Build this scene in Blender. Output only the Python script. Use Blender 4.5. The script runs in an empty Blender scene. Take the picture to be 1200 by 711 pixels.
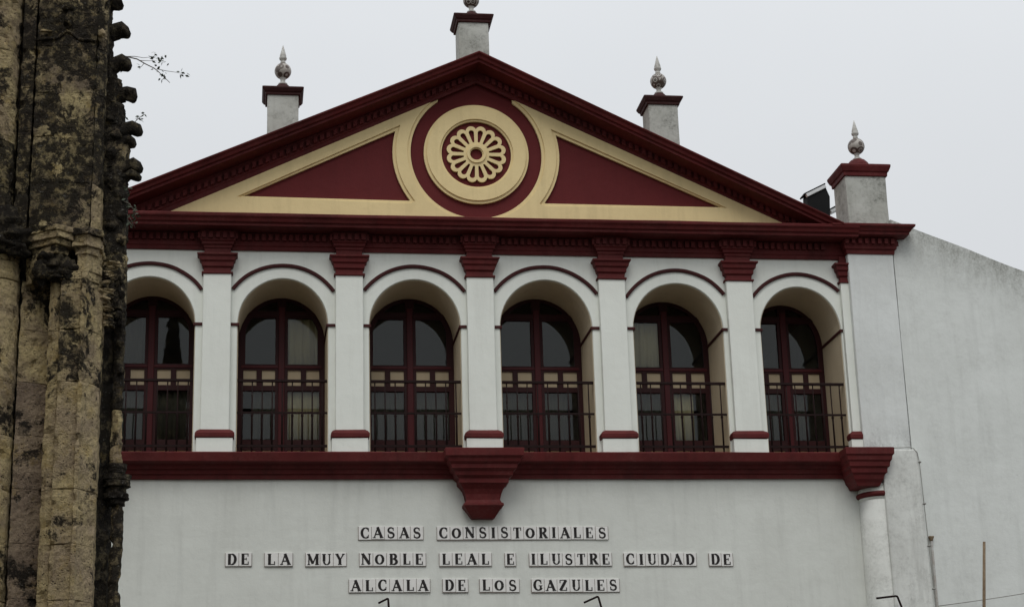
import bpy, bmesh, math, random
from mathutils import Vector, Matrix, noise
random.seed(7)
scene = bpy.context.scene
COL = scene.collection

# ------------------------------------------------------------------ camera
cam_d = bpy.data.cameras.new('camera')
cam = bpy.data.objects.new('camera', cam_d)
COL.objects.link(cam)
scene.camera = cam
cam_d.sensor_width = 36.0
cam_d.lens = 36.0 * 2175 / 1200
cam_d.clip_start = 0.1
cam_d.clip_end = 2000
YAW, PITCH, ROLL = 0.1456, 0.2963, -0.03043
fw = Vector((math.sin(YAW) * math.cos(PITCH), math.cos(YAW) * math.cos(PITCH), math.sin(PITCH)))
rt = Vector((math.cos(YAW), -math.sin(YAW), 0))
up = rt.cross(fw)
r2 = rt * math.cos(ROLL) + up * math.sin(ROLL)
u2 = up * math.cos(ROLL) - rt * math.sin(ROLL)
m = Matrix((r2, u2, -fw)).transposed().to_4x4()
m.translation = Vector((-3.803, -29.43, 1.617))
cam.matrix_world = m

# ------------------------------------------------------------------ sky, sun, exposure
SUN_EL, SUN_AZ = math.radians(54), math.radians(192)      # azimuth clockwise from +Y
world = bpy.data.worlds.new('World')
scene.world = world
world.use_nodes = True
wn, wl = world.node_tree.nodes, world.node_tree.links
wn.clear()
w_out = wn.new('ShaderNodeOutputWorld')
w_bg = wn.new('ShaderNodeBackground')
sky = wn.new('ShaderNodeTexSky')
sky.sky_type = 'NISHITA'
sky.sun_disc = False
sky.sun_elevation = SUN_EL
sky.sun_rotation = SUN_AZ
sky.air_density = 1.0
sky.dust_density = 4.0
w_hsv = wn.new('ShaderNodeHueSaturation')
w_hsv.inputs['Saturation'].default_value = 0.25
w_hsv.inputs['Value'].default_value = 1.0
wl.new(sky.outputs[0], w_hsv.inputs['Color'])
w_tc = wn.new('ShaderNodeTexCoord')
w_no = wn.new('ShaderNodeTexNoise')
w_no.inputs['Scale'].default_value = 2.2
w_no.inputs['Detail'].default_value = 4
w_no.inputs['Roughness'].default_value = 0.5
wl.new(w_tc.outputs['Generated'], w_no.inputs['Vector'])
w_cr = wn.new('ShaderNodeValToRGB')                         # overcast cloud layer
w_cr.color_ramp.elements[0].position = 0.3
w_cr.color_ramp.elements[0].color = (6.5, 6.75, 7.03, 1)
w_cr.color_ramp.elements[1].position = 0.7
w_cr.color_ramp.elements[1].color = (7.25, 7.48, 7.75, 1)
wl.new(w_no.outputs['Fac'], w_cr.inputs['Fac'])
# an overcast sky grows brighter towards the zenith
w_sep = wn.new('ShaderNodeSeparateXYZ')
wl.new(w_tc.outputs['Generated'], w_sep.inputs[0])
w_mr = wn.new('ShaderNodeMapRange')
w_mr.inputs['From Min'].default_value = 0.0
w_mr.inputs['From Max'].default_value = 1.0
w_mr.inputs['To Min'].default_value = 0.72
w_mr.inputs['To Max'].default_value = 1.66
wl.new(w_sep.outputs['Z'], w_mr.inputs['Value'])
w_mul = wn.new('ShaderNodeMix')
w_mul.data_type = 'RGBA'
w_mul.blend_type = 'MULTIPLY'
w_mul.inputs[0].default_value = 1.0
wl.new(w_cr.outputs[0], w_mul.inputs[6])
wl.new(w_mr.outputs[0], w_mul.inputs[7])
w_mix = wn.new('ShaderNodeMix')
w_mix.data_type = 'RGBA'
w_mix.inputs[0].default_value = 0.95
wl.new(w_hsv.outputs[0], w_mix.inputs[6])
wl.new(w_mul.outputs[2], w_mix.inputs[7])
wl.new(w_mix.outputs[2], w_bg.inputs['Color'])
w_bg.inputs['Strength'].default_value = 0.1
wl.new(w_bg.outputs[0], w_out.inputs['Surface'])

sun_d = bpy.data.lights.new('sun', 'SUN')
sun_d.energy = 0.95
sun_d.angle = math.radians(30)
sun_d.color = (1.0, 0.97, 0.93)
sun = bpy.data.objects.new('sun', sun_d)
COL.objects.link(sun)
sdir = Vector((math.sin(SUN_AZ) * math.cos(SUN_EL), math.cos(SUN_AZ) * math.cos(SUN_EL), math.sin(SUN_EL)))
sun.rotation_euler = sdir.to_track_quat('Z', 'Y').to_euler()
sun.location = sdir * 60

scene.render.engine = 'CYCLES'
vs = scene.view_settings
vs.view_transform = 'Standard'
vs.look = 'None'
vs.exposure = 0.0
vs.gamma = 1.0
vs.use_curve_mapping = False
scene.cycles.max_bounces = 8

# ------------------------------------------------------------------ materials
def nt(name):
    mt = bpy.data.materials.new(name)
    mt.use_nodes = True
    n = mt.node_tree.nodes
    return mt, n, mt.node_tree.links, n['Principled BSDF']

def coords(n, l, scale=(1, 1, 1)):
    tc = n.new('ShaderNodeTexCoord')
    mp = n.new('ShaderNodeMapping')
    mp.inputs['Scale'].default_value = scale
    l.new(tc.outputs['Object'], mp.inputs['Vector'])
    return mp.outputs['Vector']

def noise_fac(n, l, vec, scale, detail=5, rough=0.55, lo=0.35, hi=0.65, distort=0.0):
    t = n.new('ShaderNodeTexNoise')
    t.inputs['Scale'].default_value = scale
    t.inputs['Detail'].default_value = detail
    t.inputs['Roughness'].default_value = rough
    t.inputs['Distortion'].default_value = distort
    l.new(vec, t.inputs['Vector'])
    r = n.new('ShaderNodeMapRange')
    r.inputs['From Min'].default_value = lo
    r.inputs['From Max'].default_value = hi
    l.new(t.outputs['Fac'], r.inputs['Value'])
    return r.outputs['Result']

def mixc(n, l, fac, a, b, mode='MIX'):
    mx = n.new('ShaderNodeMix')
    mx.data_type = 'RGBA'
    mx.blend_type = mode
    for sock, v in ((0, fac), (6, a), (7, b)):
        if isinstance(v, (int, float)):
            mx.inputs[sock].default_value = v
        elif isinstance(v, tuple):
            mx.inputs[sock].default_value = v + (1,)
        else:
            l.new(v, mx.inputs[sock])
    return mx.outputs[2]

def math_n(n, l, op, a, b):
    q = n.new('ShaderNodeMath')
    q.operation = op
    for i, v in enumerate((a, b)):
        if isinstance(v, (int, float)):
            q.inputs[i].default_value = v
        else:
            l.new(v, q.inputs[i])
    return q.outputs[0]

def bump(n, l, b, h, strength, dist):
    bp = n.new('ShaderNodeBump')
    bp.inputs['Strength'].default_value = strength
    bp.inputs['Distance'].default_value = dist
    l.new(h, bp.inputs['Height'])
    l.new(bp.outputs['Normal'], b.inputs['Normal'])

def plaster(name, col, dirt, dirt_amt=0.35, streak=0.3, rough=0.85, spot=0.0, spot_col=(0.12, 0.12, 0.11), bumps=0.35, grime=None):
    """lime-washed plaster: cloudy tone, rain streaks, specks, trowel relief"""
    mt, n, l, b = nt(name)
    v = coords(n, l)
    vst = coords(n, l, (5.0, 5.0, 0.45))
    c = mixc(n, l, math_n(n, l, 'MULTIPLY', noise_fac(n, l, v, 0.9, 6, 0.6, 0.3, 0.75), dirt_amt), col, dirt)
    c = mixc(n, l, math_n(n, l, 'MULTIPLY', noise_fac(n, l, vst, 1.0, 6, 0.65, 0.5, 0.8), streak), c, tuple(x * 0.72 for x in dirt))
    if spot > 0:
        f1 = noise_fac(n, l, v, 2.2, 10, 0.78, 0.44, 0.64)
        f2 = noise_fac(n, l, v, 20.0, 8, 0.75, 0.38, 0.62)
        c = mixc(n, l, math_n(n, l, 'MULTIPLY', math_n(n, l, 'MULTIPLY', f1, f2), spot), c, spot_col)
    if grime:                                   # mildew creeping from an edge: a*x + b*z measured from level g0 over width gw
        ga, gb, g0, gw, gc = grime
        sp = n.new('ShaderNodeSeparateXYZ')
        l.new(v, sp.inputs[0])
        lin = math_n(n, l, 'ADD', math_n(n, l, 'MULTIPLY', sp.outputs['X'], ga), math_n(n, l, 'MULTIPLY', sp.outputs['Z'], gb))
        mr = n.new('ShaderNodeMapRange')
        mr.inputs['From Min'].default_value = g0 - gw
        mr.inputs['From Max'].default_value = g0
        l.new(lin, mr.inputs['Value'])
        f5 = noise_fac(n, l, coords(n, l, (2.2, 2.2, 0.9)), 2.6, 9, 0.78, 0.28, 0.62)
        f6 = noise_fac(n, l, v, 24.0, 8, 0.8, 0.36, 0.62)
        ff = math_n(n, l, 'MULTIPLY', math_n(n, l, 'POWER', mr.outputs[0], 1.5), f5)
        ff = math_n(n, l, 'MULTIPLY', ff, math_n(n, l, 'ADD', math_n(n, l, 'MULTIPLY', f6, 0.7), 0.3))
        c = mixc(n, l, ff, c, gc)
    # rare chips and specks
    f3 = noise_fac(n, l, v, 14.0, 3, 0.6, 0.73, 0.80)
    c = mixc(n, l, math_n(n, l, 'MULTIPLY', f3, 0.35), c, tuple(x * 0.45 for x in dirt))
    l.new(c, b.inputs['Base Color'])
    b.inputs['Roughness'].default_value = rough
    b.inputs['Specular IOR Level'].default_value = 0.2
    h = math_n(n, l, 'ADD', noise_fac(n, l, v, 6.0, 4, 0.5, 0.2, 0.8), math_n(n, l, 'MULTIPLY', noise_fac(n, l, v, 60.0, 4, 0.6, 0.2, 0.8), 0.25))
    bump(n, l, b, h, bumps, 0.012)
    return mt

M = {}
M['white'] = plaster('white_limewash', (0.80, 0.825, 0.765), (0.65, 0.66, 0.60), 0.45, 0.28)
M['white_low'] = plaster('greyed_limewash', (0.70, 0.72, 0.67), (0.55, 0.56, 0.515), 0.6, 0.32, spot=0.12, spot_col=(0.33, 0.32, 0.28))
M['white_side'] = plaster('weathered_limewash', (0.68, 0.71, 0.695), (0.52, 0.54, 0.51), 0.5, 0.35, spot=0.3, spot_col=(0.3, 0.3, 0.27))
M['white_nb'] = plaster('weathered_limewash_with_mildewed_top', (0.72, 0.745, 0.715), (0.55, 0.565, 0.53), 0.45, 0.3, spot=0.22, spot_col=(0.3, 0.3, 0.27), grime=(0.3902, 1.0, 15.07, 1.1, (0.12, 0.115, 0.09)))
M['pier_top'] = plaster('limewash_mildewed_at_foot', (0.73, 0.755, 0.735), (0.52, 0.53, 0.50), 0.5, 0.35, spot=0.2, spot_col=(0.22, 0.22, 0.20), grime=(0.0, -1.0, -7.95, 0.95, (0.05, 0.046, 0.038)))
M['white_pier'] = plaster('damp_limewash', (0.74, 0.755, 0.715), (0.42, 0.42, 0.385), 0.6, 0.7, spot=0.5, spot_col=(0.22, 0.22, 0.20))
M['pedestal'] = plaster('lichen_plaster', (0.58, 0.59, 0.55), (0.30, 0.30, 0.26), 0.9, 0.6, spot=0.95, spot_col=(0.09, 0.09, 0.075), bumps=0.6)
M['red'] = plaster('oxblood_paint', (0.118, 0.0148, 0.0148), (0.062, 0.0095, 0.009), 0.9, 0.8, 0.66, spot=0.42, spot_col=(0.16, 0.055, 0.047))
M['cap_dark'] = plaster('blackened_cap_paint', (0.055, 0.014, 0.0135), (0.028, 0.011, 0.010), 0.8, 0.5, 0.7, spot=0.35, spot_col=(0.10, 0.085, 0.07))
M['red_panel'] = plaster('oxblood_panel_paint', (0.115, 0.0135, 0.0145), (0.09, 0.011, 0.012), 0.6, 0.3, 0.7)
M['line'] = plaster('dark_line_paint', (0.06, 0.013, 0.013), (0.035, 0.010, 0.010), 0.6, 0.3, 0.7)
M['cream'] = plaster('ochre_cream_paint', (0.80, 0.645, 0.345), (0.64, 0.50, 0.26), 0.5, 0.35, 0.8, spot=0.10, spot_col=(0.35, 0.26, 0.13))
M['reveal'] = plaster('cream_reveal_paint', (0.60, 0.51, 0.37), (0.48, 0.39, 0.27), 0.6, 0.35, 0.8)
M['wood'] = plaster('red_brown_joinery_paint', (0.075, 0.009, 0.011), (0.035, 0.006, 0.007), 0.6, 0.5, 0.5, bumps=0.15)
M['wood_shaded'] = plaster('shaded_joinery_paint', (0.036, 0.0065, 0.007), (0.02, 0.005, 0.005), 0.6, 0.5, 0.55, bumps=0.15)  # same joinery paint, darkened to carry the soffit shade on frame and transoms
M['panel'] = plaster('beige_infill', (0.50, 0.41, 0.275), (0.39, 0.31, 0.205), 0.6, 0.3, 0.6, bumps=0.1)
M['curtain_grey'] = plaster('grey_curtain', (0.115, 0.098, 0.083), (0.08, 0.07, 0.06), 0.5, 0.6, 0.9, bumps=0.1)
M['curtain_beige'] = plaster('beige_curtain', (0.78, 0.63, 0.42), (0.60, 0.47, 0.31), 0.5, 0.6, 0.9, bumps=0.1)
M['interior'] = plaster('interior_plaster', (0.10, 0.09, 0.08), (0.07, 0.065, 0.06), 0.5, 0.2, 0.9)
M['tile_roof'] = plaster('terracotta', (0.22, 0.10, 0.06), (0.12, 0.07, 0.05), 0.8, 0.5, 0.9, spot=0.4)

def simple(name, col, rough, metal=0.0, var=0.25, scale=8.0, col2=None, spec=0.4):
    mt, n, l, b = nt(name)
    v = coords(n, l)
    c2 = col2 if col2 else tuple(x * (1 - var) for x in col)
    l.new(mixc(n, l, noise_fac(n, l, v, scale, 6, 0.6, 0.3, 0.7), col, c2), b.inputs['Base Color'])
    b.inputs['Roughness'].default_value = rough
    b.inputs['Metallic'].default_value = metal
    b.inputs['Specular IOR Level'].default_value = spec
    return mt
M['iron'] = simple('dark_painted_iron', (0.012, 0.007, 0.007), 0.75, 0.0, 0.4, 30, (0.022, 0.010, 0.009), 0.12)
M['cable'] = simple('grey_cable', (0.34, 0.335, 0.31), 0.7, 0.0, 0.4, 9, (0.19, 0.18, 0.16))
M['rust'] = simple('rusty_pole', (0.24, 0.18, 0.11), 0.8, 0.0, 0.3, 12, (0.13, 0.085, 0.05))
M['pipe_grey'] = simple('whitewashed_pipe', (0.40, 0.41, 0.40), 0.7, 0.0, 0.3, 10, (0.25, 0.22, 0.19))
M['letter'] = simple('black_glaze', (0.012, 0.011, 0.011), 0.5, 0.0, 0.2, 60, (0.03, 0.026, 0.024), 0.2)
M['tile'] = simple('white_glazed_tile', (0.78, 0.77, 0.735), 0.35, 0.0, 0.1, 7, (0.70, 0.69, 0.66))
M['grout_and_shadow'] = simple('bedding_with_shadow_line', (0.30, 0.26, 0.235), 0.9, 0.0, 0.3, 25)
M['black'] = simple('black_housing', (0.009, 0.009, 0.0095), 0.7, spec=0.15)
M['pale'] = simple('pale_plate', (0.72, 0.74, 0.74), 0.35)
M['ground'] = simple('plaza_paving', (0.085, 0.08, 0.072), 0.9, 0.0, 0.3, 1.5)
M['leaf'] = simple('small_leaves', (0.045, 0.06, 0.035), 0.6, 0.0, 0.3, 20, (0.07, 0.085, 0.055))
M['twig'] = simple('grey_twig', (0.14, 0.12, 0.10), 0.9)

def glass_mat():
    mt = bpy.data.materials.new('window_glass')
    mt.use_nodes = True
    n, l = mt.node_tree.nodes, mt.node_tree.links
    n.clear()
    o = n.new('ShaderNodeOutputMaterial')
    tr = n.new('ShaderNodeBsdfTransparent')
    tr.inputs[0].default_value = (0.80, 0.83, 0.80, 1)
    gl = n.new('ShaderNodeBsdfGlossy')
    gl.inputs['Roughness'].default_value = 0.02
    fr = n.new('ShaderNodeFresnel')
    fr.inputs['IOR'].default_value = 1.55
    v = coords(n, l)
    no = n.new('ShaderNodeTexNoise')
    no.inputs['Scale'].default_value = 2.5
    l.new(v, no.inputs['Vector'])
    bp = n.new('ShaderNodeBump')
    bp.inputs['Strength'].default_value = 0.25
    bp.inputs['Distance'].default_value = 0.004
    l.new(no.outputs['Fac'], bp.inputs['Height'])
    l.new(bp.outputs['Normal'], gl.inputs['Normal'])
    mx = n.new('ShaderNodeMixShader')
    l.new(math_n(n, l, 'MULTIPLY', fr.outputs[0], 0.72), mx.inputs[0])
    l.new(tr.outputs[0], mx.inputs[1])
    l.new(gl.outputs[0], mx.inputs[2])
    l.new(mx.outputs[0], o.inputs['Surface'])
    return mt
M['glass'] = glass_mat()

def finial_mat():
    """white glazed ceramic painted with brown rings and scrolls"""
    mt, n, l, b = nt('painted_ceramic')
    v = coords(n, l)
    vo = n.new('ShaderNodeTexVoronoi')
    vo.inputs['Scale'].default_value = 8.5
    vo.inputs['Randomness'].default_value = 0.6
    l.new(v, vo.inputs['Vector'])
    r = n.new('ShaderNodeValToRGB')
    r.color_ramp.interpolation = 'CONSTANT'
    e = r.color_ramp.elements
    e[0].position = 0.0; e[0].color = (0.62, 0.60, 0.55, 1)
    e[1].position = 0.09; e[1].color = (0.055, 0.04, 0.032, 1)
    q = e.new(0.25); q.color = (0.55, 0.53, 0.48, 1)
    q = e.new(0.35); q.color = (0.07, 0.045, 0.035, 1)
    q = e.new(0.60); q.color = (0.40, 0.37, 0.33, 1)
    l.new(vo.outputs['Distance'], r.inputs['Fac'])
    l.new(mixc(n, l, math_n(n, l, 'MULTIPLY', noise_fac(n, l, v, 18, 5, 0.6, 0.4, 0.7), 0.5), r.outputs[0], (0.22, 0.20, 0.17)), b.inputs['Base Color'])
    b.inputs['Roughness'].default_value = 0.4
    return mt
M['finial'] = finial_mat()
M['finial_plain'] = simple('white_ceramic', (0.58, 0.57, 0.53), 0.4, 0.0, 0.3, 20, (0.32, 0.31, 0.28))

def stone_mat(name, crust, light=(0.36, 0.275, 0.135), brown=(0.20, 0.15, 0.098)):
    """crust: share of black biological crust, 0..1"""
    mt, n, l, b = nt(name)
    v = coords(n, l)
    c = mixc(n, l, noise_fac(n, l, v, 3.2, 8, 0.65, 0.40, 0.60), light, brown)
    c = mixc(n, l, math_n(n, l, 'MULTIPLY', noise_fac(n, l, v, 24.0, 8, 0.75, 0.48, 0.66), 0.65), c, tuple(x * 0.42 for x in brown))
    c = mixc(n, l, math_n(n, l, 'MULTIPLY', noise_fac(n, l, v, 5.2, 8, 0.75, 0.54, 0.64), 0.5), c, (0.42, 0.30, 0.10))
    # black crust in ragged patches, broken up by fine grain
    lo = 0.72 - 0.44 * crust
    big = noise_fac(n, l, v, 3.6, 14, 0.70, lo, lo + 0.035, 0.3)
    mid = noise_fac(n, l, v, 13.0, 12, 0.75, 0.42, 0.50)
    f = math_n(n, l, 'MULTIPLY', big, math_n(n, l, 'ADD', math_n(n, l, 'MULTIPLY', mid, 0.5), 0.5))
    c = mixc(n, l, math_n(n, l, 'MULTIPLY', f, 0.96), c, (0.022, 0.019, 0.016))
    # pale lichen flecks
    c = mixc(n, l, math_n(n, l, 'MULTIPLY', noise_fac(n, l, v, 26.0, 10, 0.85, 0.585, 0.65), 0.6), c, (0.42, 0.40, 0.35))
    # pits
    vo = n.new('ShaderNodeTexVoronoi')
    vo.inputs['Scale'].default_value = 38.0
    l.new(v, vo.inputs['Vector'])
    pr = n.new('ShaderNodeMapRange')
    pr.inputs['From Min'].default_value = 0.10
    pr.inputs['From Max'].default_value = 0.30
    pr.inputs['To Min'].default_value = 1.0
    pr.inputs['To Max'].default_value = 0.0
    l.new(vo.outputs['Distance'], pr.inputs['Value'])
    pit = math_n(n, l, 'MULTIPLY', pr.outputs[0], noise_fac(n, l, v, 7.0, 4, 0.6, 0.45, 0.60))
    c = mixc(n, l, math_n(n, l, 'MULTIPLY', pit, 0.8), c, (0.035, 0.028, 0.022))
    l.new(c, b.inputs['Base Color'])
    b.inputs['Roughness'].default_value = 0.95
    b.inputs['Specular IOR Level'].default_value = 0.1
    h = math_n(n, l, 'ADD', noise_fac(n, l, v, 16.0, 10, 0.75, 0.2, 0.8), math_n(n, l, 'MULTIPLY', noise_fac(n, l, v, 55.0, 6, 0.75, 0.2, 0.8), 0.6))
    h = math_n(n, l, 'SUBTRACT', h, math_n(n, l, 'MULTIPLY', pit, 0.6))
    bump(n, l, b, h, 1.0, 0.03)
    return mt
M['stone'] = stone_mat('ochre_limestone', 0.33, (0.64, 0.515, 0.28), (0.46, 0.36, 0.235))
M['stone_mid'] = stone_mat('stained_limestone', 0.50, (0.62, 0.50, 0.265), (0.38, 0.295, 0.19))
M['stone_dark'] = stone_mat('black_crusted_limestone', 0.72, (0.60, 0.49, 0.26), (0.26, 0.205, 0.14))
M['stone_black'] = stone_mat('sooty_limestone', 0.84, (0.30, 0.25, 0.15), (0.12, 0.098, 0.075))
M['stone_brown'] = stone_mat('brown_limestone', 0.42, (0.40, 0.31, 0.215), (0.29, 0.22, 0.16))  # browner stone for the flat strip beside the pier

# ------------------------------------------------------------------ mesh helpers
def link(o, parent=None):
    COL.objects.link(o)
    if parent is not None:
        o.parent = parent
        o.matrix_parent_inverse = parent.matrix_world.inverted() if parent.type != 'EMPTY' else Matrix.Translation(-parent.location)
    return o

def mesh(name, verts, faces, mat, parent=None, smooth=False, bevel=0.0, seg=2):
    me = bpy.data.meshes.new(name)
    me.from_pydata([tuple(v) for v in verts], [], faces)
    bm = bmesh.new()
    bm.from_mesh(me)
    bmesh.ops.recalc_face_normals(bm, faces=bm.faces)
    bm.to_mesh(me)
    bm.free()
    me.materials.append(M[mat])
    if smooth:
        me.polygons.foreach_set('use_smooth', [True] * len(me.polygons))
    o = link(bpy.data.objects.new(name, me), parent)
    if bevel > 0:
        md = o.modifiers.new('bevel', 'BEVEL')
        md.width = bevel
        md.segments = seg
        md.limit_method = 'ANGLE'
        md.angle_limit = math.radians(35)
    return o

def root(name, label, cat, loc=(0, 0, 0), group=None):
    o = bpy.data.objects.new(name, None)
    COL.objects.link(o)
    o.location = loc
    o.empty_display_size = 0.3
    o['label'] = label
    o['category'] = cat
    if group:
        o['group'] = group
    return o

def tag(o, label, cat, group=None):
    o['label'] = label
    o['category'] = cat
    if group:
        o['group'] = group
    return o

def boxvf(x0, x1, y0, y1, z0, z1):
    v = [(x0, y0, z0), (x1, y0, z0), (x1, y1, z0), (x0, y1, z0), (x0, y0, z1), (x1, y0, z1), (x1, y1, z1), (x0, y1, z1)]
    f = [(0, 1, 2, 3), (4, 5, 6, 7), (0, 1, 5, 4), (1, 2, 6, 5), (2, 3, 7, 6), (3, 0, 4, 7)]
    return v, f

def box(name, x0, x1, y0, y1, z0, z1, mat, parent=None, bevel=0.0):
    v, f = boxvf(x0, x1, y0, y1, z0, z1)
    return mesh(name, v, f, mat, parent, False, bevel)

def multi(name, parts, mat, parent=None, smooth=False, bevel=0.0):
    V, F = [], []
    for v, f in parts:
        k = len(V)
        V += list(v)
        F += [tuple(i + k for i in q) for q in f]
    return mesh(name, V, F, mat, parent, smooth, bevel)

def wob(x, s, amp):
    return amp * noise.noise(Vector((x * 0.9 + s * 7.3, s * 3.1, 0.5)))

def mitred(name, xl, xr, yf, yb, prof, mat, parent=None, bevel=0.006, wobble=0.004):
    """mouldings running round three sides of a block; prof = (projection, z) from bottom to top"""
    V, F = [], []
    s = random.random() * 40
    for i, (p, z) in enumerate(prof):
        j = [random.uniform(-wobble, wobble) for _ in range(3)]
        V += [(xl - p + j[0], yb, z + j[2] * .5), (xl - p + j[0], yf - p, z + j[2] * .5), (xr + p + j[1], yf - p, z - j[2] * .5), (xr + p + j[1], yb, z - j[2] * .5)]
        if i:
            a, b = (i - 1) * 4, i * 4
            for k in range(4):
                F.append((a + k, a + (k + 1) % 4, b + (k + 1) % 4, b + k))
    F.append((0, 1, 2, 3))
    n = len(V)
    F.append((n - 4, n - 3, n - 2, n - 1))
    return mesh(name, V, F, mat, parent, False, bevel)

def run_x(name, x0, x1, prof, mat, parent=None, amp=0.006, zfun=None, step=0.35, bevel=0.005):
    """moulding running along the facade; prof = (projection p -> y = -p, z); closed at the back"""
    n = max(2, int(abs(x1 - x0) / step))
    V, F = [], []
    k = len(prof)
    for i in range(n + 1):
        x = x0 + (x1 - x0) * i / n
        dz = zfun(x) if zfun else 0.0
        for j, (p, z) in enumerate(prof):
            V.append((x, -p + wob(x, j, amp), z + dz + wob(x, 20 + j * 0.15, amp)))
    for i in range(n):
        for j in range(k):
            a, b = i * k + j, i * k + (j + 1) % k
            F.append((a, b, b + k, a + k))
    F.append(tuple(range(k)))
    F.append(tuple(n * k + j for j in range(k)))
    return mesh(name, V, F, mat, parent, False, bevel)

def fill2d(name, loops, yc, half, mat, parent=None, bevel=0.0):
    """flat shape in the XZ plane with holes, given thickness along Y"""
    cu = bpy.data.curves.new('tmp', 'CURVE')
    cu.dimensions = '2D'
    cu.fill_mode = 'BOTH'
    cu.extrude = half
    for lp in loops:
        sp = cu.splines.new('POLY')
        sp.points.add(len(lp) - 1)
        for q, (x, z) in zip(sp.points, lp):
            q.co = (x, z, 0, 1)
        sp.use_cyclic_u = True
    o = bpy.data.objects.new('tmp', cu)
    COL.objects.link(o)
    dg = bpy.context.evaluated_depsgraph_get()
    me = bpy.data.meshes.new_from_object(o.evaluated_get(dg))
    bpy.data.objects.remove(o)
    bpy.data.curves.remove(cu)
    me.name = name
    for v in me.vertices:
        x, y, z = v.co
        v.co = (x, yc - z, y)
    bm = bmesh.new()
    bm.from_mesh(me)
    bmesh.ops.remove_doubles(bm, verts=bm.verts, dist=1e-5)
    bmesh.ops.recalc_face_normals(bm, faces=bm.faces)
    bm.to_mesh(me)
    bm.free()
    me.materials.clear()
    me.materials.append(M[mat])
    o = link(bpy.data.objects.new(name, me), parent)
    if bevel > 0:
        md = o.modifiers.new('bevel', 'BEVEL')
        md.width = bevel
        md.segments = 2
        md.limit_method = 'ANGLE'
        md.angle_limit = math.radians(40)
    return o

def ellipse(cx, cz, a, b, n=64, a0=0.0, a1=2 * math.pi, closed=True):
    k = n if closed else n + 1
    return [(cx + a * math.cos(a0 + (a1 - a0) * i / n), cz + b * math.sin(a0 + (a1 - a0) * i / n)) for i in range(k)]

def tubevf(pts, r, sides=8, taper=None):
    V, F = [], []
    pts = [Vector(p) for p in pts]
    prev = None
    for i, p in enumerate(pts):
        d = (pts[min(i + 1, len(pts) - 1)] - pts[max(i - 1, 0)]).normalized()
        ref = Vector((0, 0, 1)) if abs(d.z) < 0.9 else Vector((1, 0, 0))
        a = d.cross(ref).normalized() if prev is None else (prev - d * prev.dot(d)).normalized()
        prev = a
        b = d.cross(a)
        rr = r if taper is None else r + (taper - r) * i / (len(pts) - 1)
        for s in range(sides):
            t = 2 * math.pi * s / sides
            V.append(p + a * rr * math.cos(t) + b * rr * math.sin(t))
    for i in range(len(pts) - 1):
        for s in range(sides):
            q, w = i * sides + s, i * sides + (s + 1) % sides
            F.append((q, w, w + sides, q + sides))
    F.append(tuple(range(sides)))
    F.append(tuple((len(pts) - 1) * sides + s for s in range(sides)))
    return V, F

def lathevf(cx, cy, prof, sides=24):
    V, F = [], []
    for r, z in prof:
        for s in range(sides):
            t = 2 * math.pi * s / sides
            V.append((cx + r * math.cos(t), cy + r * math.sin(t), z))
    for i in range(len(prof) - 1):
        for s in range(sides):
            q, w = i * sides + s, i * sides + (s + 1) % sides
            F.append((q, w, w + sides, q + sides))
    F.append(tuple(range(sides)))
    F.append(tuple((len(prof) - 1) * sides + s for s in range(sides)))
    return V, F

# ------------------------------------------------------------------ ground
g = mesh('ground', [(-300, -300, 0), (300, -300, 0), (300, 300, 0), (-300, 300, 0)], [(0, 1, 2, 3)], 'ground')
g['kind'] = 'structure'

# ------------------------------------------------------------------ town hall
hall = root('town_hall', 'white arcaded town hall with dark red mouldings and a painted triangular gable', 'building', (0.0, 0.0, 0.0))
PIL = [-4.37, -2.21, -0.033, 2.21, 4.42]
OPEN = [(-6.20, -4.725), (-4.023, -2.568), (-1.873, -0.369), (0.308, 1.854), (2.572, 4.111), (4.781, 6.181)]
ATOP = [11.075, 11.07, 11.085, 11.11, 11.085, 11.05]
SPR, FLOOR, DEPTH = 10.285, 8.06, 1.06

def arch_loop(x0, x1, zt, grow=0.0, zb=FLOOR, n=28, seed=None):
    c, a, b = (x0 + x1) / 2, (x1 - x0) / 2 + grow, zt - SPR + grow
    pts = [(x0 - grow, zb), (x1 + grow, zb)]
    for i in range(n + 1):
        t = math.pi * i / n
        x, z = c + a * math.cos(t), SPR + b * math.sin(t)
        if seed is not None and 0 < i < n:
            w = 0.006 * noise.noise(Vector((x * 2.0, z * 2.0, seed)))
            x += w * math.cos(t); z += w * math.sin(t)
        pts.append((x, z))
    return pts

# walls of the upper storey with its six arches, and the lower storey
loops = [[(-7.1, 7.75), (7.12, 7.75), (7.12, 11.9), (-7.1, 11.9)]]
for i, (a, b) in enumerate(OPEN):
    loops.append(arch_loop(a, b, ATOP[i], 0.012, seed=i))
fill2d('arcade_wall', loops, 0.62, 0.62, 'white', hall, bevel=0.012)
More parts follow.
